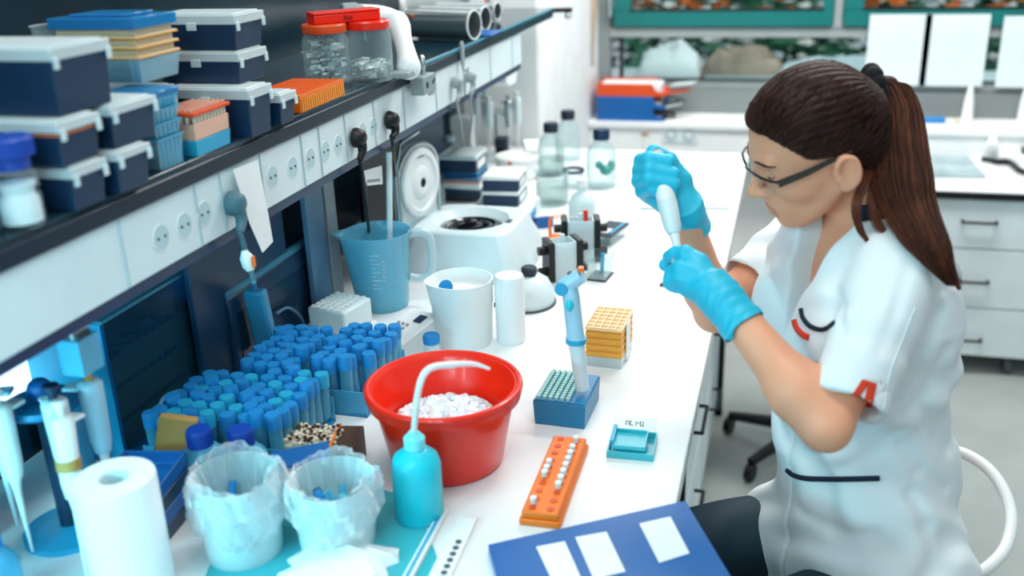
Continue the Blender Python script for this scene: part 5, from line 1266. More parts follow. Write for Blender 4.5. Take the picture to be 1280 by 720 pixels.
HELIX = [tuple(p) for p in spline([(.013, .083, .010), (.011, .086, .022), (.001, .088, .029), (-.010, .090, .022), (-.013, .090, .006), (-.009, .088, -.010), (.000, .084, -.020)], 3)]
def head_sdf(P):
    q = (P - HO) @ HB; q = np.concatenate([q[:, :1], np.abs(q[:, 1:2]), q[:, 2:]], 1)   # mirror
    d = ellip(q, (.004, 0, .043), (.082, .071, .080))
    d = smin(d, ellip(q, (.034, 0, .048), (.057, .056, .058)), .03)
    d = smin(d, ellip(q, (.036, 0, -.014), (.053, .056, .062)), .03)
    d = smin(d, ellip(q, (.044, 0, -.054), (.038, .037, .028)), .02)
    d = smin(d, capsule(q, (.004, .054, -.022), (.066, .015, -.078), .013, .011), .018)
    d = smin(d, ellip(q, (.080, 0, -.077), (.013, .017, .013)), .014)
    d = smin(d, ellip(q, (.060, .040, -.008), (.024, .020, .020)), .02)
    d = smin(d, capsule(q, (.084, .034, .037), (.092, .008, .035), .009, .008), .015)
    d = smax(d, -ellip(q, (.102, .031, .018), (.016, .018, .013)), .012)
    d = smin(d, ellip(q, (.0795, .031, .019), (.0125, .0135, .012)), .004)
    d = smin(d, capsule(q, (.091, 0, .026), (.111, 0, -.011), .0065, .0085), .012)
    d = smin(d, ellip(q, (.1125, 0, -.0145), (.0105, .0095, .009)), .006)
    d = smin(d, ellip(q, (.102, .0105, -.0175), (.009, .0065, .0070)), .006)
    d = smax(d, -ellip(q, (.108, .006, -.0255), (.005, .003, .004)), .003)
    d = smin(d, ellip(q, (.074, 0, -.045), (.026, .029, .026)), .02)
    d = smin(d, ellip(q, (.0955, 0, -.0465), (.0085, .019, .0052)), .005)
    d = smin(d, ellip(q, (.094, 0, -.0565), (.0085, .017, .0058)), .005)
    d = smax(d, -capsule(q, (.106, 0, -.0512), (.094, .022, -.0525), .0016, .0012), .002)
    # ear
    e = math.radians(20); EB = np.array([[math.cos(e), math.sin(e), 0], [-math.sin(e), math.cos(e), 0], [0, 0, 1]])
    ear = ellip(q, (.001, .079, .003), (.0165, .0070, .0275), EB)
    ear = smax(ear, -ellip(q, (.004, .0880, .005), (.0100, .0078, .0185), EB), .003)
    hx_ = HELIX
    for i_ in range(len(HELIX) - 1): ear = smin(ear, capsule(q, hx_[i_], hx_[i_ + 1], .0026, .0026), .0045)
    ear = smin(ear, ellip(q, (.006, .078, -.020), (.008, .006, .008)), .006)
    ear = smin(ear, capsule(q, (.014, .076, .003), (.014, .075, -.008), .004, .0035), .005)
    return smin(d, ear, .007)

# hands as chains of joints: (px, py, depth, radius)
RH = [[(812, 204, 1.475, .0105), (802, 201, 1.452, .0098), (812, 199, 1.425, .0092), (836, 201, 1.422, .0082)],
      [(810, 216, 1.475, .0105), (800, 213, 1.452, .0100), (812, 211, 1.423, .0094), (842, 217, 1.420, .0084)],
      [(809, 228, 1.475, .0105), (799, 226, 1.452, .0098), (812, 224, 1.423, .0092), (843, 229, 1.420, .0082)],
      [(811, 241, 1.475, .0100), (803, 239, 1.455, .0090), (815, 236, 1.428, .0084), (838, 239, 1.424, .0076)]]
RT = [(858, 258, 1.462, .018), (851, 226, 1.458, .0150), (836, 200, 1.452, .0105), (817, 189, 1.442, .0092)]
LH = [[(873, 329, 1.375, .0110), (857, 316, 1.380, .0096), (844, 317, 1.395, .0088), (836, 321, 1.405, .0080)],
      [(868, 340, 1.370, .0108), (850, 334, 1.372, .0098), (840, 341, 1.388, .0088), (837, 347, 1.396, .0080)],
      [(866, 352, 1.372, .0105), (850, 347, 1.372, .0096), (840, 351, 1.385, .0086), (836, 354, 1.392, .0078)],
      [(868, 363, 1.378, .0098), (855, 359, 1.376, .0086), (846, 358, 1.386, .0078), (841, 358, 1.392, .0070)]]
LT = [(892, 356, 1.395, .0165), (868, 345, 1.425, .0120), (848, 335, 1.432, .0095), (832, 331, 1.425, .0088)]
def jl(c): return [(at_d(x, y, d), r) for x, y, d, r in c]
RH, RT, LH, LT = [jl(c) for c in RH], jl(RT), [jl(c) for c in LH], jl(LT)
def hand_sdf(P, fingers, thumb, wrist, wr, grow, palm_r=.0135):
    d = None
    for c in fingers:
        f = None
        for (a, ra), (b, rb) in zip(c[:-1], c[1:]):
            e = capsule(P, a, b, ra + grow, rb + grow); f = e if f is None else smin(f, e, .004)
        m = capsule(P, c[0][0], wrist * .75 + c[0][0] * .25, c[0][1] + .001 + grow, palm_r + grow)
        f = smin(f, m, .012); d = f if d is None else smin(d, f, .0045)
    f = None
    for (a, ra), (b, rb) in zip(thumb[:-1], thumb[1:]):
        e = capsule(P, a, b, ra + grow, rb + grow); f = e if f is None else smin(f, e, .005)
    d = smin(d, f, .009)
    pc = sum(c[0][0] for c in fingers) / 4
    d = smin(d, capsule(P, pc, wrist, .019 + grow, wr + grow), .016)
    return smin(d, capsule(P, thumb[0][0], wrist, .017 + grow, wr + grow), .014)
rax = J['rw'] - J['re']; rax /= np.linalg.norm(rax); lax = J['lw'] - J['le']; lax /= np.linalg.norm(lax)
RP = J['rw'] + rax * .0; LP_ = J['lw']
def wrinkle(P, amp):
    s = np.sin(P @ V3(90, 40, 60) + 3 * np.sin(P @ V3(30, -50, 40))) + .6 * np.sin(P @ V3(-70, 120, 130) + 2 * np.sin(P @ V3(60, 20, -70)))
    return amp * s
RW_ = at_d(858, 268, 1.468); LW_ = at_d(902, 374, 1.352)
def gloveR(P):
    d = hand_sdf(P, RH, RT, RW_, .024, .0012)
    t = (P - RW_) @ (-rax); flare = .0255 + .010 * np.clip(t / .045, 0, 1) ** 1.5
    ax_ = np.linalg.norm((P - RW_) - ((P - RW_) @ rax)[:, None] * rax, axis=1)
    cuff = np.maximum(ax_ - flare, np.maximum(t - .030, -t - .02)); d = smin(d, cuff, .012)
    d = d + wrinkle(P, .0007) * np.clip(t / .02 + 1, 0, 1)
    hollow = np.maximum(ax_ - flare + .0035, .018 - t)
    return smax(d, -hollow, .002)
def gloveL(P):
    d = hand_sdf(P, LH, LT, LW_, .0245, .0012)
    t = (P - LW_) @ (-lax); flare = .0265 + .0065 * np.clip(t / .05, 0, 1)
    ax_ = np.linalg.norm((P - LW_) - ((P - LW_) @ lax)[:, None] * lax, axis=1)
    cuff = np.maximum(ax_ - flare, np.maximum(t - .050, -t - .03)); d = smin(d, cuff, .014)
    d = smin(d, capsule(P, at_d(921, 400, 1.325), at_d(918, 420, 1.318), .010, .007), .012)
    fold = .0006 * np.sin(t * 380 + 2.5 * np.sin(P @ V3(33, -40, 60)) + 1.2 * np.sin(P @ V3(50, 60, 40))) * np.clip((t + .03) / .03, 0, 1)
    d = d + fold
    hollow = np.maximum(ax_ - flare + .0035, .034 - t)
    return smax(d, -hollow, .002)
def arm_sdf(P, s, e, w, rs_, re_, rm, rw_):
    m = e * .72 + w * .28
    d = smin(capsule(P, s, e, rs_, re_), capsule(P, e, m, re_ * .96, rm), .02)
    return smin(d, capsule(P, m, w, rm, rw_), .03)
hipL = pelvis + TL * .09; hipR = pelvis - TL * .09
kneeL = hipL + (TF * .40 + TL * .01); kneeL[2] = .675
kneeR = hipR + (TF * .40 - TL * .06); kneeR[2] = .675
ankL = kneeL + V3(.06, .03, -.40); ankR = kneeR + V3(.06, .03, -.40)
def near(P, c, R, r0, fn):
    """evaluate fn only within R of c, a plain distance elsewhere"""
    dist = np.linalg.norm(P - c, axis=1); out = dist - r0; m = dist < R
    if m.any(): out[m] = fn(P[m])
    return out
def body_sdf(P):
    d = smin(near(P, HO, .24, .16, head_sdf), capsule(P, hp(-.026, 0, -.025), neck0 + V3(.0, .0, -.0), .045, .050), .022)
    ch = ellip(P, neck0 + V3(-.0, -.0, -.13), (.088, .088, .14)); d = smin(d, ch, .04)
    d = smin(d, capsule(P, J['ls'] - V3(0, 0, .01), J['rs'] - V3(0, 0, .01), .042, .042), .05)
    d = smin(d, ellip(P, V3(.155, 1.46, .93), (.11, .12, .22)), .05)
    d = smin(d, capsule(P, hipL, hipR, .09, .09), .05)
    d = smin(d, capsule(P, hipL, kneeL, .075, .055), .04); d = smin(d, capsule(P, hipR, kneeR, .075, .055), .04)
    d = smin(d, capsule(P, kneeL, ankL, .05, .034), .02); d = smin(d, capsule(P, kneeR, ankR, .05, .034), .02)
    d = smin(d, arm_sdf(P, J['ls'], J['le'], J['lw'], .043, .031, .034, .0235), .02)
    d = smin(d, arm_sdf(P, J['rs'], J['re'], J['rw'], .042, .030, .032, .0225), .02)
    d = smin(d, near(P, RH[1][0][0], .2, .13, lambda Q: hand_sdf(Q, RH, RT, RW_, .021, -.0012)), .01)
    return smin(d, near(P, LH[1][0][0], .2, .13, lambda Q: hand_sdf(Q, LH, LT, LW_, .022, -.0012)), .01)
# jacket
ZS = np.array([.56, .64, .72, .80, .90, 1.00, 1.08, 1.14, 1.20, 1.25, 1.30])
CXs = np.array([.175, .172, .168, .160, .145, .132, .128, .124, .118, .114, .11])
CYs = np.array([1.42, 1.42, 1.42, 1.425, 1.43, 1.435, 1.445, 1.455, 1.465, 1.472, 1.48])
As = np.array([.172, .172, .170, .160, .144, .138, .148, .160, .158, .125, .09])
Bs = np.array([.140, .140, .138, .130, .122, .118, .124, .120, .112, .098, .075])
def torso(P, grow=0.0):
    z = P[:, 2]; cx = np.interp(z, ZS, CXs); cy = np.interp(z, ZS, CYs); a = np.interp(z, ZS, As) + grow; b = np.interp(z, ZS, Bs) + grow
    x = P[:, 0] - cx; y = P[:, 1] - cy; l = x * TL[0] + y * TL[1]; f = x * TF[0] + y * TF[1]
    p = 2.3; k = (np.abs(l / a) ** p + np.abs(f / b) ** p) ** (1 / p)
    d = (k - 1) * np.minimum(a, b)
    return np.maximum(d, np.maximum(.605 - z, z - 1.285) )
def fold_noise(P):
    a = np.sin(P @ V3(34, -22, 26) + 2.2 * np.sin(P @ V3(9, 14, -17)) + 1.3 * np.sin(P @ V3(-21, 17, 30)))
    b = np.sin(P @ V3(-28, 60, 38) + 2.0 * np.sin(P @ V3(22, 9, 31)))
    return a, b
hemL = J['ls'] * .13 + J['le'] * .87 + V3(.012, .004, 0); hemR = J['rs'] * .36 + J['re'] * .64
uL = (hemL - J['ls']); uL /= np.linalg.norm(uL); uR = (J['re'] - J['rs']); uR /= np.linalg.norm(uR)
def sleeve(P, s, hem, u, r0, r1):
    t = (P - s) @ u; L = np.linalg.norm(hem - s)
    d = capsule(P, s, hem + u * .05, r0, r1); d = smax(d, t - L, .004)
    inner = np.maximum(capsule(P, hem - u * .04, hem + u * .08, r1 - .008, r1 - .005), (L - .03) - t)
    return smax(d, -inner, .003)
VC = .024
def vneck(P):
    """negative inside the V opening"""
    x = P[:, 0] - .12; y = P[:, 1] - 1.47; l = x * TL[0] + y * TL[1]; f = x * TF[0] + y * TF[1]
    zb, zt = 1.085, 1.27
    w = .0 + .040 * np.clip((P[:, 2] - zb) / (zt - zb), -1, 1.3)
    return np.maximum(np.abs(l - VC) - w, .0 - f)
def jacket_sdf(P):
    d = torso(P)
    d = smin(d, capsule(P, J['ls'] * .93 + J['rs'] * .07 + V3(0, 0, -.014), neck0 + V3(0, 0, -.04), .050, .056), .03)
    d = smin(d, capsule(P, J['rs'] * .93 + J['ls'] * .07 + V3(0, 0, -.014), neck0 + V3(0, 0, -.04), .050, .056), .03)
    for s in (1, -1):
        d = smin(d, ellip(P, V3(.14, 1.46, 1.115) + TF * .085 + TL * .066 * s, (.062, .062, .066)), .05)
    # cloth over the thighs
    for h, k_, s in ((hipL, kneeL, 1), (hipR, kneeR, -1)):
        fr = .04 if s == 1 else .2; e = capsule(P, h + TF * .03, h * (1 - fr) + k_ * fr + TF * .03, .092, .088)
        d = smin(d, e, .06)
    col = np.maximum(capsule(P, neck0 + V3(-.0, 0, -.03) + TF * .01, neck0 + V3(.0, .0, .03) + TF * .012, .080, .066), np.maximum(P[:, 2] - (neck0[2] + .040 - .9 * np.maximum((P - neck0) @ TL, 0)), -.012 - (P - neck0) @ TF))
    d = smin(d, col, .02)
    a, b = fold_noise(P); z = P[:, 2]
    amp = .0062 * np.clip((1.18 - z) / .2, .25, 1)
    d = d + amp * a * .8 + .0025 * b
    sl = smin(sleeve(P, J['ls'] + uL * .005, hemL, uL, .055, .053) , sleeve(P, J['rs'] + uR * .005, hemR, uR, .053, .050), .001)
    d = smin(d, sl + .0018 * b + .002 * a, .022)
    # creases towards the near armpit
    d = smax(d, -vneck(P), .006)
    neckhole = capsule(P, neck0 + V3(.0, 0, -.03), neck0 + V3(-.004, -.002, .08), .058, .060); d = smax(d, -neckhole, .006)
    # centre front opening line
    x = P[:, 0] - np.interp(z, ZS, CXs); y = P[:, 1] - np.interp(z, ZS, CYs); l = x * TL[0] + y * TL[1]; f = x * TF[0] + y * TF[1]
    g = np.abs(l + .004) - .0012; d = np.where((f > 0) & (g < .004), d + .0035 * np.clip(1 - g / .004, 0, 1), d)
    for ca, cb, ra_, am in CREASES:
        e = capsule(P, ca, cb, 0, 0); d = d + am * np.exp(-(e / ra_) ** 2)
    return d
CREASES = []

person = thing('person', 'woman in white short sleeved coat with turquoise gloves pipetting at the bench', 'person', (pelvis[0], pelvis[1], 0.0))
PO = V3(pelvis[0], pelvis[1], 0)
v, q = mesh_sdf(body_sdf, (-.42, 1.0, .18), (.42, 1.80, 1.54), .0026)
hq = (v - HO) @ HB
tone = np.tile(np.array(rgb('#f2a985')), (len(v), 1))
def blend(mask, c):
    global tone
    c = np.array(rgb(c)); tone = tone * (1 - mask[:, None]) + c * mask[:, None]
blend(np.clip(1 - np.abs(np.minimum(ellip(hq, (.096, 0, -.0465), (.012, .0195, .0055)), ellip(hq, (.095, 0, -.0565), (.012, .0175, .0062)))) / .0015, 0, 1) * (hq[:, 0] > .07) * (hq[:, 2] < -.03) * (hq[:, 2] > -.07), '#c9605e')
blend(np.clip(1 - np.linalg.norm(hq - V3(.06, .045, -.02), axis=1) / .03, 0, 1) * .35, '#f09a76')
tone[:, 3] = 1
body = np_mesh('body', v, q, 'skin', person, PO, tone)
v, q = mesh_sdf(gloveR, (-.30, 1.25, 1.15), (-.02, 1.55, 1.45), .0016); np_mesh('right_glove', v, q, 'glove', person, PO)
v, q = mesh_sdf(gloveL, (-.25, 1.10, 1.05), (.06, 1.48, 1.35), .0016); np_mesh('left_glove', v, q, 'glove', person, PO)
def trace(px, py, fn, d0=1.0, lift=.0012):
    d = d0; r = ray(px, py); n = np.linalg.norm(r)
    for _ in range(120):
        e = fn((CAM + d * r)[None])[0]
        if e < .0002: break
        d += max(e, .0003) * .6 / n
    return CAM + (d - lift) * r - PO
for cr in (((1176, 392), (1150, 440), (1118, 500), .009, .006), ((1184, 440), (1158, 492), (1130, 520), .010, .007), ((1150, 505), (1172, 540), (1186, 560), .011, .007),
           ((1004, 572), (1046, 560), (1090, 534), .009, .005), ((1050, 585), (1090, 566), (1126, 540), .009, .004), ((1128, 560), (1150, 590), (1182, 612), .010, .005),
           ((962, 470), (968, 515), (985, 556), .008, .006), ((1135, 330), (1120, 390), (1100, 440), .008, .0035), ((1040, 360), (1052, 385), (1052, 420), .008, .005),
           ((960, 330), (972, 380), (975, 430), .010, .005), ((1165, 340), (1170, 352), (1180, 362), .006, .004), ((1140, 620), (1160, 660), (1172, 710), .012, .006), ((1000, 640), (1040, 662), (1090, 668), .012, .004)):
    p3 = [trace(p[0], p[1], jacket_sdf) + PO for p in cr[:3]]
    CREASES.append((p3[0], p3[1], cr[3], cr[4])); CREASES.append((p3[1], p3[2], cr[3], cr[4] * .8))
v, q = mesh_sdf(jacket_sdf, (-.35, 1.05, .56), (.48, 1.85, 1.36), .0034); jacket = np_mesh('coat', v, q, 'cloth', person, PO)
def trouser_sdf(P):
    d = smin(capsule(P, hipL, kneeL, .080, .070), capsule(P, kneeL, ankL, .066, .05), .02)
    e = smin(capsule(P, hipR, kneeR, .080, .070), capsule(P, kneeR, ankR, .066, .05), .02)
    d = smin(d, e, .03); return smin(d, capsule(P, hipL, hipR, .082, .082), .04) + .002 * fold_noise(P)[0]
v, q = mesh_sdf(trouser_sdf, (-.42, .95, .20), (.42, 1.75, .86), .005); np_mesh('trousers', v, q, 'trouser', person, PO)
for a in (ankL, ankR):
    b = MB(); c = a - PO + V3(0, 0, -.06)
    f = (lambda P, a=a: np.maximum(smin(capsule(P, a + V3(.02, 0, -.035), a + V3(-.13, -.06, -.055), .040, .034), capsule(P, a, a + V3(0, 0, -.04), .036, .04), .02), (a[2] - .085) - P[:, 2]))
    v, q = mesh_sdf(f, a - .22, a + .12, .004); np_mesh('shoe', v, q, 'white', person, PO)

# trace a pixel ray to the coat so that piping can be sewn on its surface
def trace(px, py, fn, d0=1.0, lift=.0012):
    d = d0; r = ray(px, py); n = np.linalg.norm(r)
    for _ in range(120):
        e = fn((CAM + d * r)[None])[0]
        if e < .0002: break
        d += max(e, .0003) * .6 / n
    return CAM + (d - lift) * r - PO
def sew(name, pts, r, m, flat=None, k=6):
    P = spline([(p[0], p[1], 0) for p in pts], k)
    MB().tube([tuple(trace(p.x, p.y, jacket_sdf)) for p in P], r, 8).build(name, m, jacket)
sew('pocket_piping', [(1001, 386), (1004, 398), (1013, 408), (1026, 412), (1036, 409), (1043, 403)], .0036, 'navycloth')
sew('red_trim', [(993, 401), (996, 410), (1003, 418), (1011, 422)], .0048, 'redcloth')
sew('pocket_piping', [(1001, 457), (1010, 456), (1021, 454)], .003, 'navycloth')
sew('pocket_piping', [(984, 588), (992, 594), (1006, 598), (1030, 599), (1060, 599), (1099, 598)], .0042, 'navycloth', k=8)
def patch(name, quad, m, n=8, th=.0015):
    v = []; f = []
    for i in range(n):
        for j in range(n):
            a, b = i / (n - 1), j / (n - 1)
            x = (1 - a) * (1 - b) * quad[0][0] + a * (1 - b) * quad[1][0] + a * b * quad[2][0] + (1 - a) * b * quad[3][0]
            y = (1 - a) * (1 - b) * quad[0][1] + a * (1 - b) * quad[1][1] + a * b * quad[2][1] + (1 - a) * b * quad[3][1]
            v.append(tuple(trace(x, y, jacket_sdf, lift=.0016)))
    for i in range(n - 1):
        for j in range(n - 1): f.append((i * n + j, (i + 1) * n + j, (i + 1) * n + j + 1, i * n + j + 1))
    o = MB().add(v, f).build(name, m, jacket); s = o.modifiers.new('thickness', 'SOLIDIFY'); s.thickness = .001; s.offset = 0
patch('red_trim', [(1078, 474), (1087, 477), (1070, 503), (1061, 500)], 'redcloth')
patch('red_trim', [(1086, 476), (1096, 480), (1090, 510), (1079, 508)], 'redcloth')
# side seam and sleeve seam
sew('seam', [(1144, 385), (1130, 420), (1112, 470), (1104, 520)], .0009, 'papertint')
# navy inner collar
def collar_sdf(P):
    r = capsule(P, neck0 + V3(.0, 0, -.04), neck0 + V3(-.002, 0, .03), .090, .072)
    d = np.abs(r) - .003
    d = np.maximum(d, P[:, 2] - (neck0[2] + .040)); d = np.maximum(d, neck0[2] - .06 - P[:, 2])
    d = np.maximum(d, ((P - neck0) @ TF) - .045)
    return d
v, q = mesh_sdf(collar_sdf, neck0 - V3(.12, .12, .08), neck0 + V3(.12, .12, .09), .0022); o = np_mesh('coat_collar', v, q, 'navycloth', jacket); o.location = tuple(-PO)

# hair
def fh(u): return np.interp(u, [-.09, -.075, -.03, .008, .028, .036, .060, .080, .090, .11], [-.062, -.052, -.028, -.022, .004, .040, .062, .080, .125, .3])
def hair_sdf(P):
    q = (P - HO) @ HB
    d = ellip(q, (.004, 0, .043), (.089, .080, .090)); d = smin(d, ellip(q, (.032, 0, .050), (.065, .065, .061)), .03)
    d = smin(d, capsule(q, (-.028, 0, .0), (-.050, .012, .045), .040, .026), .035)
    d = smin(d, capsule(q, (-.022, 0, -.03), (-.035, 0, .02), .050, .046), .03)
    cut = (q[:, 0] - fh(q[:, 2])) * .75
    d = smax(d, cut, .010)
    ang = np.arctan2(q[:, 1], q[:, 2] - .05 + .0) 
    return d + .0009 * np.sin(ang * 46 + 2 * np.sin(q[:, 0] * 40)) + .0005 * np.sin(ang * 121)
v, q = mesh_sdf(hair_sdf, HO - .16, HO + .18, .0022)
hair = np_mesh('hair', v, q, 'hair', person, PO)
TIE = at_d(1087, 105, 1.385); tieL = (TIE - HO) @ HB; print('tie', tieL)
rng = np.random.default_rng(5)
def strands(paths, r, name, m, sides=3):
    """paths: (n, k, 3) points; thin tubes in one mesh"""
    n, k, _ = paths.shape; T = np.gradient(paths, axis=1); T /= np.maximum(np.linalg.norm(T, axis=2, keepdims=True), 1e-9)
    up = V3(.31, .52, .79); A = np.cross(T, up); A /= np.linalg.norm(A, axis=2, keepdims=True); B_ = np.cross(T, A)
    rad = r * np.linspace(1, .35, k)[None, :, None] if not np.ndim(r) else np.asarray(r)[:, None, None] * np.linspace(1, .35, k)[None, :, None]
    vs = np.stack([paths + rad * (A * math.cos(2 * PI * s / sides) + B_ * math.sin(2 * PI * s / sides)) for s in range(sides)], 2)
    idx = np.arange(n * k * sides).reshape(n, k, sides)
    a = idx[:, :-1]; b = idx[:, 1:]
    qd = np.stack([a, np.roll(a, -1, 2), np.roll(b, -1, 2), b], -1).reshape(-1, 4)
    o = np_mesh(name, vs.reshape(-1, 3), qd, m, hair); o.location = tuple(-PO); o['kind'] = 'stuff'; return o
def hair_surf(q):
    """push head-space points on to the hair surface"""
    c = V3(-.008, 0, .046)
    for _ in range(14):
        P = HO + q @ HB.T; d = hair_sdf(P); n = q - c; n /= np.linalg.norm(n, axis=1, keepdims=True); q = q - n * (d[:, None]) * .9
    return q
n = 950; uu = rng.uniform(-.075, .096, n); side = np.sign(rng.uniform(-.3, 1, n)); 
f0 = fh(uu) - rng.uniform(0.0, .055, n) ** 1.0
f0 = np.minimum(f0, .085); ll = side * rng.uniform(.02, .085, n)
S0 = np.stack([f0, ll, uu], 1); S0 = hair_surf(S0)
tt = np.linspace(0, 1, 12)
pth = S0[:, None] * (1 - tt[None, :, None]) + tieL[None, None] * tt[None, :, None]
pth[:, :, 2] += (.018 * np.sin(tt * PI))[None] * (uu[:, None] < .05)
pq = hair_surf(pth.reshape(-1, 3)).reshape(n, 12, 3)
off = rng.uniform(-.0006, .0012, n)[:, None]; cc = V3(-.008, 0, .046); nn = pq - cc; nn /= np.linalg.norm(nn, axis=2, keepdims=True)
pq = pq + nn * off[:, :, None]
pq = pq * (1 - (tt ** 12)[None, :, None]) + tieL * (tt ** 12)[None, :, None]
strands(HO + pq @ HB.T, .0008, 'hair_strands', 'hair')
# ponytail
TP = [TIE + V3(.012, .01, .0), at_d(1110, 108, 1.40), at_d(1121, 138, 1.39), at_d(1124, 190, 1.365), at_d(1130, 245, 1.33), at_d(1155, 300, 1.275), at_d(1191, 358, 1.26)]
TP = np.array(TP)
def tail_paths(n, spread, endx, seed):
    r = np.random.default_rng(seed); out = []
    ctr = np.array([tuple(p) for p in spline([tuple(p) for p in TP], 5)]); k = len(ctr); s = np.linspace(0, 1, k)
    right = V3(.964, .265, -.032); fwd = V3(-.259, .898, -.357)
    prof = np.interp(s, [0, .12, .35, .6, .85, 1], [.016, .027, .034, .043, .030, .006])
    for _ in range(n):
        a = r.uniform(0, 2 * PI); q = math.sqrt(r.random()) * .75 + .28
        ph = r.uniform(0, 6); w = .002 * np.sin(s * 7 + ph)
        L = r.uniform(.78, 1.0)
        P = ctr + right * (prof * q * math.cos(a) * spread + w)[:, None] + fwd * (prof * .55 * q * math.sin(a))[:, None]
        m = np.linspace(0, L * (k - 1), 22); i = np.floor(m).astype(int).clip(0, k - 2); t = (m - i)[:, None]
        out.append(P[i] * (1 - t) + P[i + 1] * t)
    return np.array(out)
strands(tail_paths(1300, 1.0, 0, 8), .00085, 'ponytail', 'hairlt'); strands(tail_paths(1300, .97, 0, 9), .0009, 'ponytail', 'hair')
def tail_core(P):
    d = None
    rr_ = [.010, .010, .012, .012, .010, .004, .002]
    for i in range(len(TP) - 1):
        e = capsule(P, TP[i], TP[i + 1], rr_[i], rr_[i + 1]); d = e if d is None else smin(d, e, .02)
    return d
v, q = mesh_sdf(tail_core, TP.min(0) - .04, TP.max(0) + .04, .003); o = np_mesh('ponytail_core', v, q, 'hair', hair); o.location = tuple(-PO)
# loose locks in front of the ponytail
def lock(pts, n, w, seed, m='hairlt'):
    r = np.random.default_rng(seed); ctr = np.array([tuple(p) for p in spline([tuple(at_d(*p)) for p in pts], 6)]); k = len(ctr); s = np.linspace(0, 1, k)
    out = []
    for _ in range(n):
        a, b = r.normal(size=2) * w; tap = np.interp(s, [0, .3, .8, 1], [.7, 1, .7, .15])
        out.append(ctr + V3(.964, .265, -.03) * (a * tap)[:, None] + V3(-.2, .3, .8) * (b * tap * .4)[:, None])
    return np.array(out)
for pts, n_, w_, sd in (([(1090, 150, 1.40), (1098, 200, 1.36), (1092, 250, 1.33), (1100, 285, 1.325), (1122, 296, 1.31)], 90, .004, 1),
                        ([(1085, 175, 1.375), (1082, 220, 1.335), (1070, 255, 1.315), (1074, 285, 1.32), (1092, 312, 1.33)], 80, .0035, 2),
                        ([(1100, 180, 1.39), (1115, 240, 1.35), (1128, 280, 1.32), (1150, 300, 1.305), (1185, 308, 1.32)], 90, .0045, 3),
                        ([(1120, 170, 1.40), (1138, 235, 1.345), (1160, 300, 1.315), (1186, 335, 1.315), (1199, 362, 1.33)], 120, .006, 6),
                        ([(1100, 150, 1.42), (1112, 210, 1.37), (1118, 255, 1.34), (1128, 290, 1.32)], 120, .007, 7)):
    strands(lock(pts, n_, w_, sd), .0008, 'loose_lock', 'hairlt')
# hair tie
b = MB()
for i in range(9):
    a = 2 * PI * i / 9; c = TIE + (V3(-.3, -.1, .95) * math.sin(a) + V3(-.25, .9, .1) * math.cos(a)) * .017 + V3(.006, 0, 0) - PO
    b.ball(tuple(c), .0135, 8)
b.build('hair_tie', 'velvet', hair, ang=60)
# eyebrows and lashes
def hface(pts, r, name, m, par, k=5, lift=.0):
    P = []
    for p in spline(pts, k):
        q = V3(*p); 
        for _ in range(10):
            e = head_sdf((HO + HB @ q)[None])[0]; q = q - V3(1, 0.25 * np.sign(q[1]), 0) * (e - lift) * .8
        P.append(tuple(HO + HB @ q - PO))
    rr_ = [r * (.35 + .65 * math.sin(PI * min(1, (i + 1) / (len(P) + 1)))) for i in range(len(P))]
    return MB().tube(P, rr_, 6).build(name, m, par)
for s in (1, -1):
    hface([(.10, .013 * s, .0365), (.10, .024 * s, .0385), (.09, .037 * s, .038), (.085, .048 * s, .0345)], .0021, 'eyebrow', 'hair', body)
    hface([(.095, .019 * s, .0165), (.097, .026 * s, .0135), (.096, .034 * s, .0135), (.09, .044 * s, .0175)], .0011, 'eyelashes', 'hair', body, lift=.0008)
    hface([(.095, .019 * s, .024), (.097, .028 * s, .0275), (.094, .038 * s, .026), (.088, .044 * s, .020)], .0005, 'eyelid_fold', mat('lid_shade', '#b57b5f', .6) if s == 1 else 'hair', body)

# spectacles: they rest on the woman's nose, a thing of their own
gl = thing('spectacles', 'half rimmed dark spectacles worn by the woman', 'glasses', tuple(hp(.10, 0, .02)))
GO = hp(.10, 0, .02)
def hg(f, l, u): return tuple(hp(f, l, u) - GO)
for s in (1, -1):
    top = [(.109, .010 * s, .024), (.108, .025 * s, .0265), (.104, .045 * s, .0265), (.096, .060 * s, .0245), (.088, .067 * s, .022)]
    MB().tube([hg(*p) for p in top], .0019, 8).build('rim', 'blackmetal', gl)
    pts = [(.109, .010, .023), (.108, .025, .0255), (.104, .045, .0255), (.096, .060, .0235), (.0945, .060, .0), (.101, .048, -.0045), (.106, .030, -.005), (.108, .014, .001)]
    b = MB(); c = tuple(np.mean([hg(f, l * s, u) for f, l, u in pts], 0) + HF * .0015); vv = [hg(f, l * s, u) for f, l, u in pts] + [c]
    b.add(vv, [(i, (i + 1) % 8, 8) for i in range(8)]); o = b.build('lens', 'lens', gl); sm = o.modifiers.new('thickness', 'SOLIDIFY'); sm.thickness = .0012
    # temple: flat wide bar
    b = MB(); a1 = V3(.089, .069 * s, .021); a2 = V3(.05, .0735 * s, .022); a3 = V3(.012, .0765 * s, .026); a4 = V3(-.012, .082 * s, .030)
    prs = [(a1, .0055), (a2, .0046), (a3, .003), (a4, .002)]
    vv = []
    for a, hgt in prs:
        for dl in (-.0009, .0009):
            for du in (-hgt, hgt): vv.append(hg(a[0], a[1] + dl * s, a[2] + du))
    ff = [(0, 1, 3, 2), (12, 14, 15, 13)]
    for i in range(3):
        k = i * 4; ff += [(k, k + 4, k + 5, k + 1), (k + 2, k + 3, k + 7, k + 6), (k, k + 2, k + 6, k + 4), (k + 1, k + 5, k + 7, k + 3)]
    b.add(vv, ff); b.build('temple', mat('dark_grey_metal', '#46433f', .35, metal=.4), gl)
    b = MB(); b.ball(hg(.106, .009 * s, .014), .0018, 8); b.build('nose_pad', 'lens', gl)
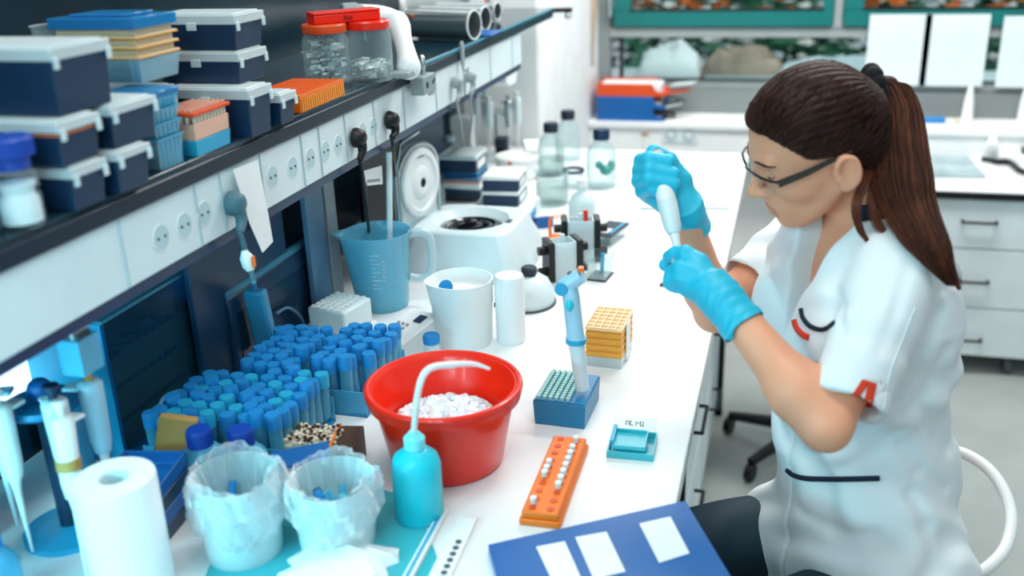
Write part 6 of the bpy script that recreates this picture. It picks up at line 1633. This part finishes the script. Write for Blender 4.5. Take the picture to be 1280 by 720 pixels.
MB().tube([hg(.109, .010, .024), hg(.1115, .004, .0265), hg(.1115, -.004, .0265), hg(.109, -.010, .024)], .0016, 8).build('bridge', 'blackmetal', gl)

# pipette in her right hand, microtube in her left
a, c = at_d(820, 191, 1.437), at_d(847, 312, 1.408); dv = c - a; L = np.linalg.norm(dv); dv /= L
pp = thing('pipette', 'white pipette held upright in the right glove of the woman', 'pipette', tuple(c))
def pa(t): return tuple(a + dv * L * t - c)
MB().tube([pa(.06), pa(.12), pa(.42), pa(.50)], [.013, .0135, .0140, .0138], 20).build('handle', 'white', pp)
MB().tube([pa(.502), pa(.55), pa(.78), pa(.84)], [.0142, .0145, .0125, .0088], 20).build('lower_barrel', 'coolwhite', pp)
MB().tube([pa(.842), pa(.92), pa(1.0)], [.0078, .0062, .0050], 16).build('tip_cone', 'white', pp)
MB().tube([pa(.0), pa(.055)], [.0105, .0105], 18).build('button', 'coolwhite', pp)
MB().tube([pa(.0), pa(-.012)], [.0098, .0085], 18).build('orange_button_top', 'orange', pp)
a2 = at_d(844, 321, 1.392)
mt_ = thing('microtube', 'small clear microtube pinched in the left glove of the woman', 'tube', tuple(a2))
b = MB(); dn = at_d(845, 340, 1.40) - a2; b.tube([(0, 0, 0), tuple(dn * .6), tuple(dn)], [.0056, .0054, .002], 14); b.build('tube_body', 'frosted', mt_)
MB().tube([tuple(-dn * .06), tuple(dn * .06)], [.0068, .0068], 14).build('rim', 'frosted', mt_)
b = MB(); k_ = at_d(852, 325, 1.385) - a2; b.ball(tuple(k_), .0048, 8, sz=.6); b.build('open_lid', 'frosted', mt_)

# her chair
t = thing('lab_chair', 'white tubular hoop backed laboratory chair the woman sits on', 'chair', (pelvis[0] + .02, pelvis[1] + .0, 0))
MB().lathe([(0, .53), (.17, .53), (.185, .545), (.185, .575), (.17, .59), (0, .592)], n=40).build('seat', 'navycloth', t)
MB().cyl((0, 0, .09), (0, 0, .53), .028).build('column', 'steel', t)
for k in range(5):
    g = 2 * PI * k / 5 + .3; o = MB().tube([(0, 0, .11), (.27 * math.cos(g), .27 * math.sin(g), .06)], [.022, .014], 10).build('foot', 'steel', t)
    MB().cyl((.27 * math.cos(g) - .012, .27 * math.sin(g), .027), (.27 * math.cos(g) + .012, .27 * math.sin(g), .027), .027).build('caster', 'black', o)
q0 = V3(pelvis[0] + .02, pelvis[1], 0)
hoop = [(1150, 565, 1.86), (1192, 563, 1.82), (1228, 580, 1.78), (1252, 608, 1.74), (1264, 645, 1.70), (1258, 682, 1.66), (1238, 707, 1.62), (1212, 722, 1.60), (1180, 735, 1.60)]
MB().tube(spline([tuple(at_d(*p) - q0) for p in hoop], 6), .0105, 12).build('hoop', 'white', t)
b = MB(); b.tube([tuple(at_d(1150, 565, 1.86) - q0), (.05, .12, .60)], .011, 10); b.build('hoop_arm', 'white', t)
b = MB(); b.tube([tuple(at_d(1180, 735, 1.60) - q0), (.10, -.05, .58)], .011, 10); b.build('hoop_arm', 'white', t)
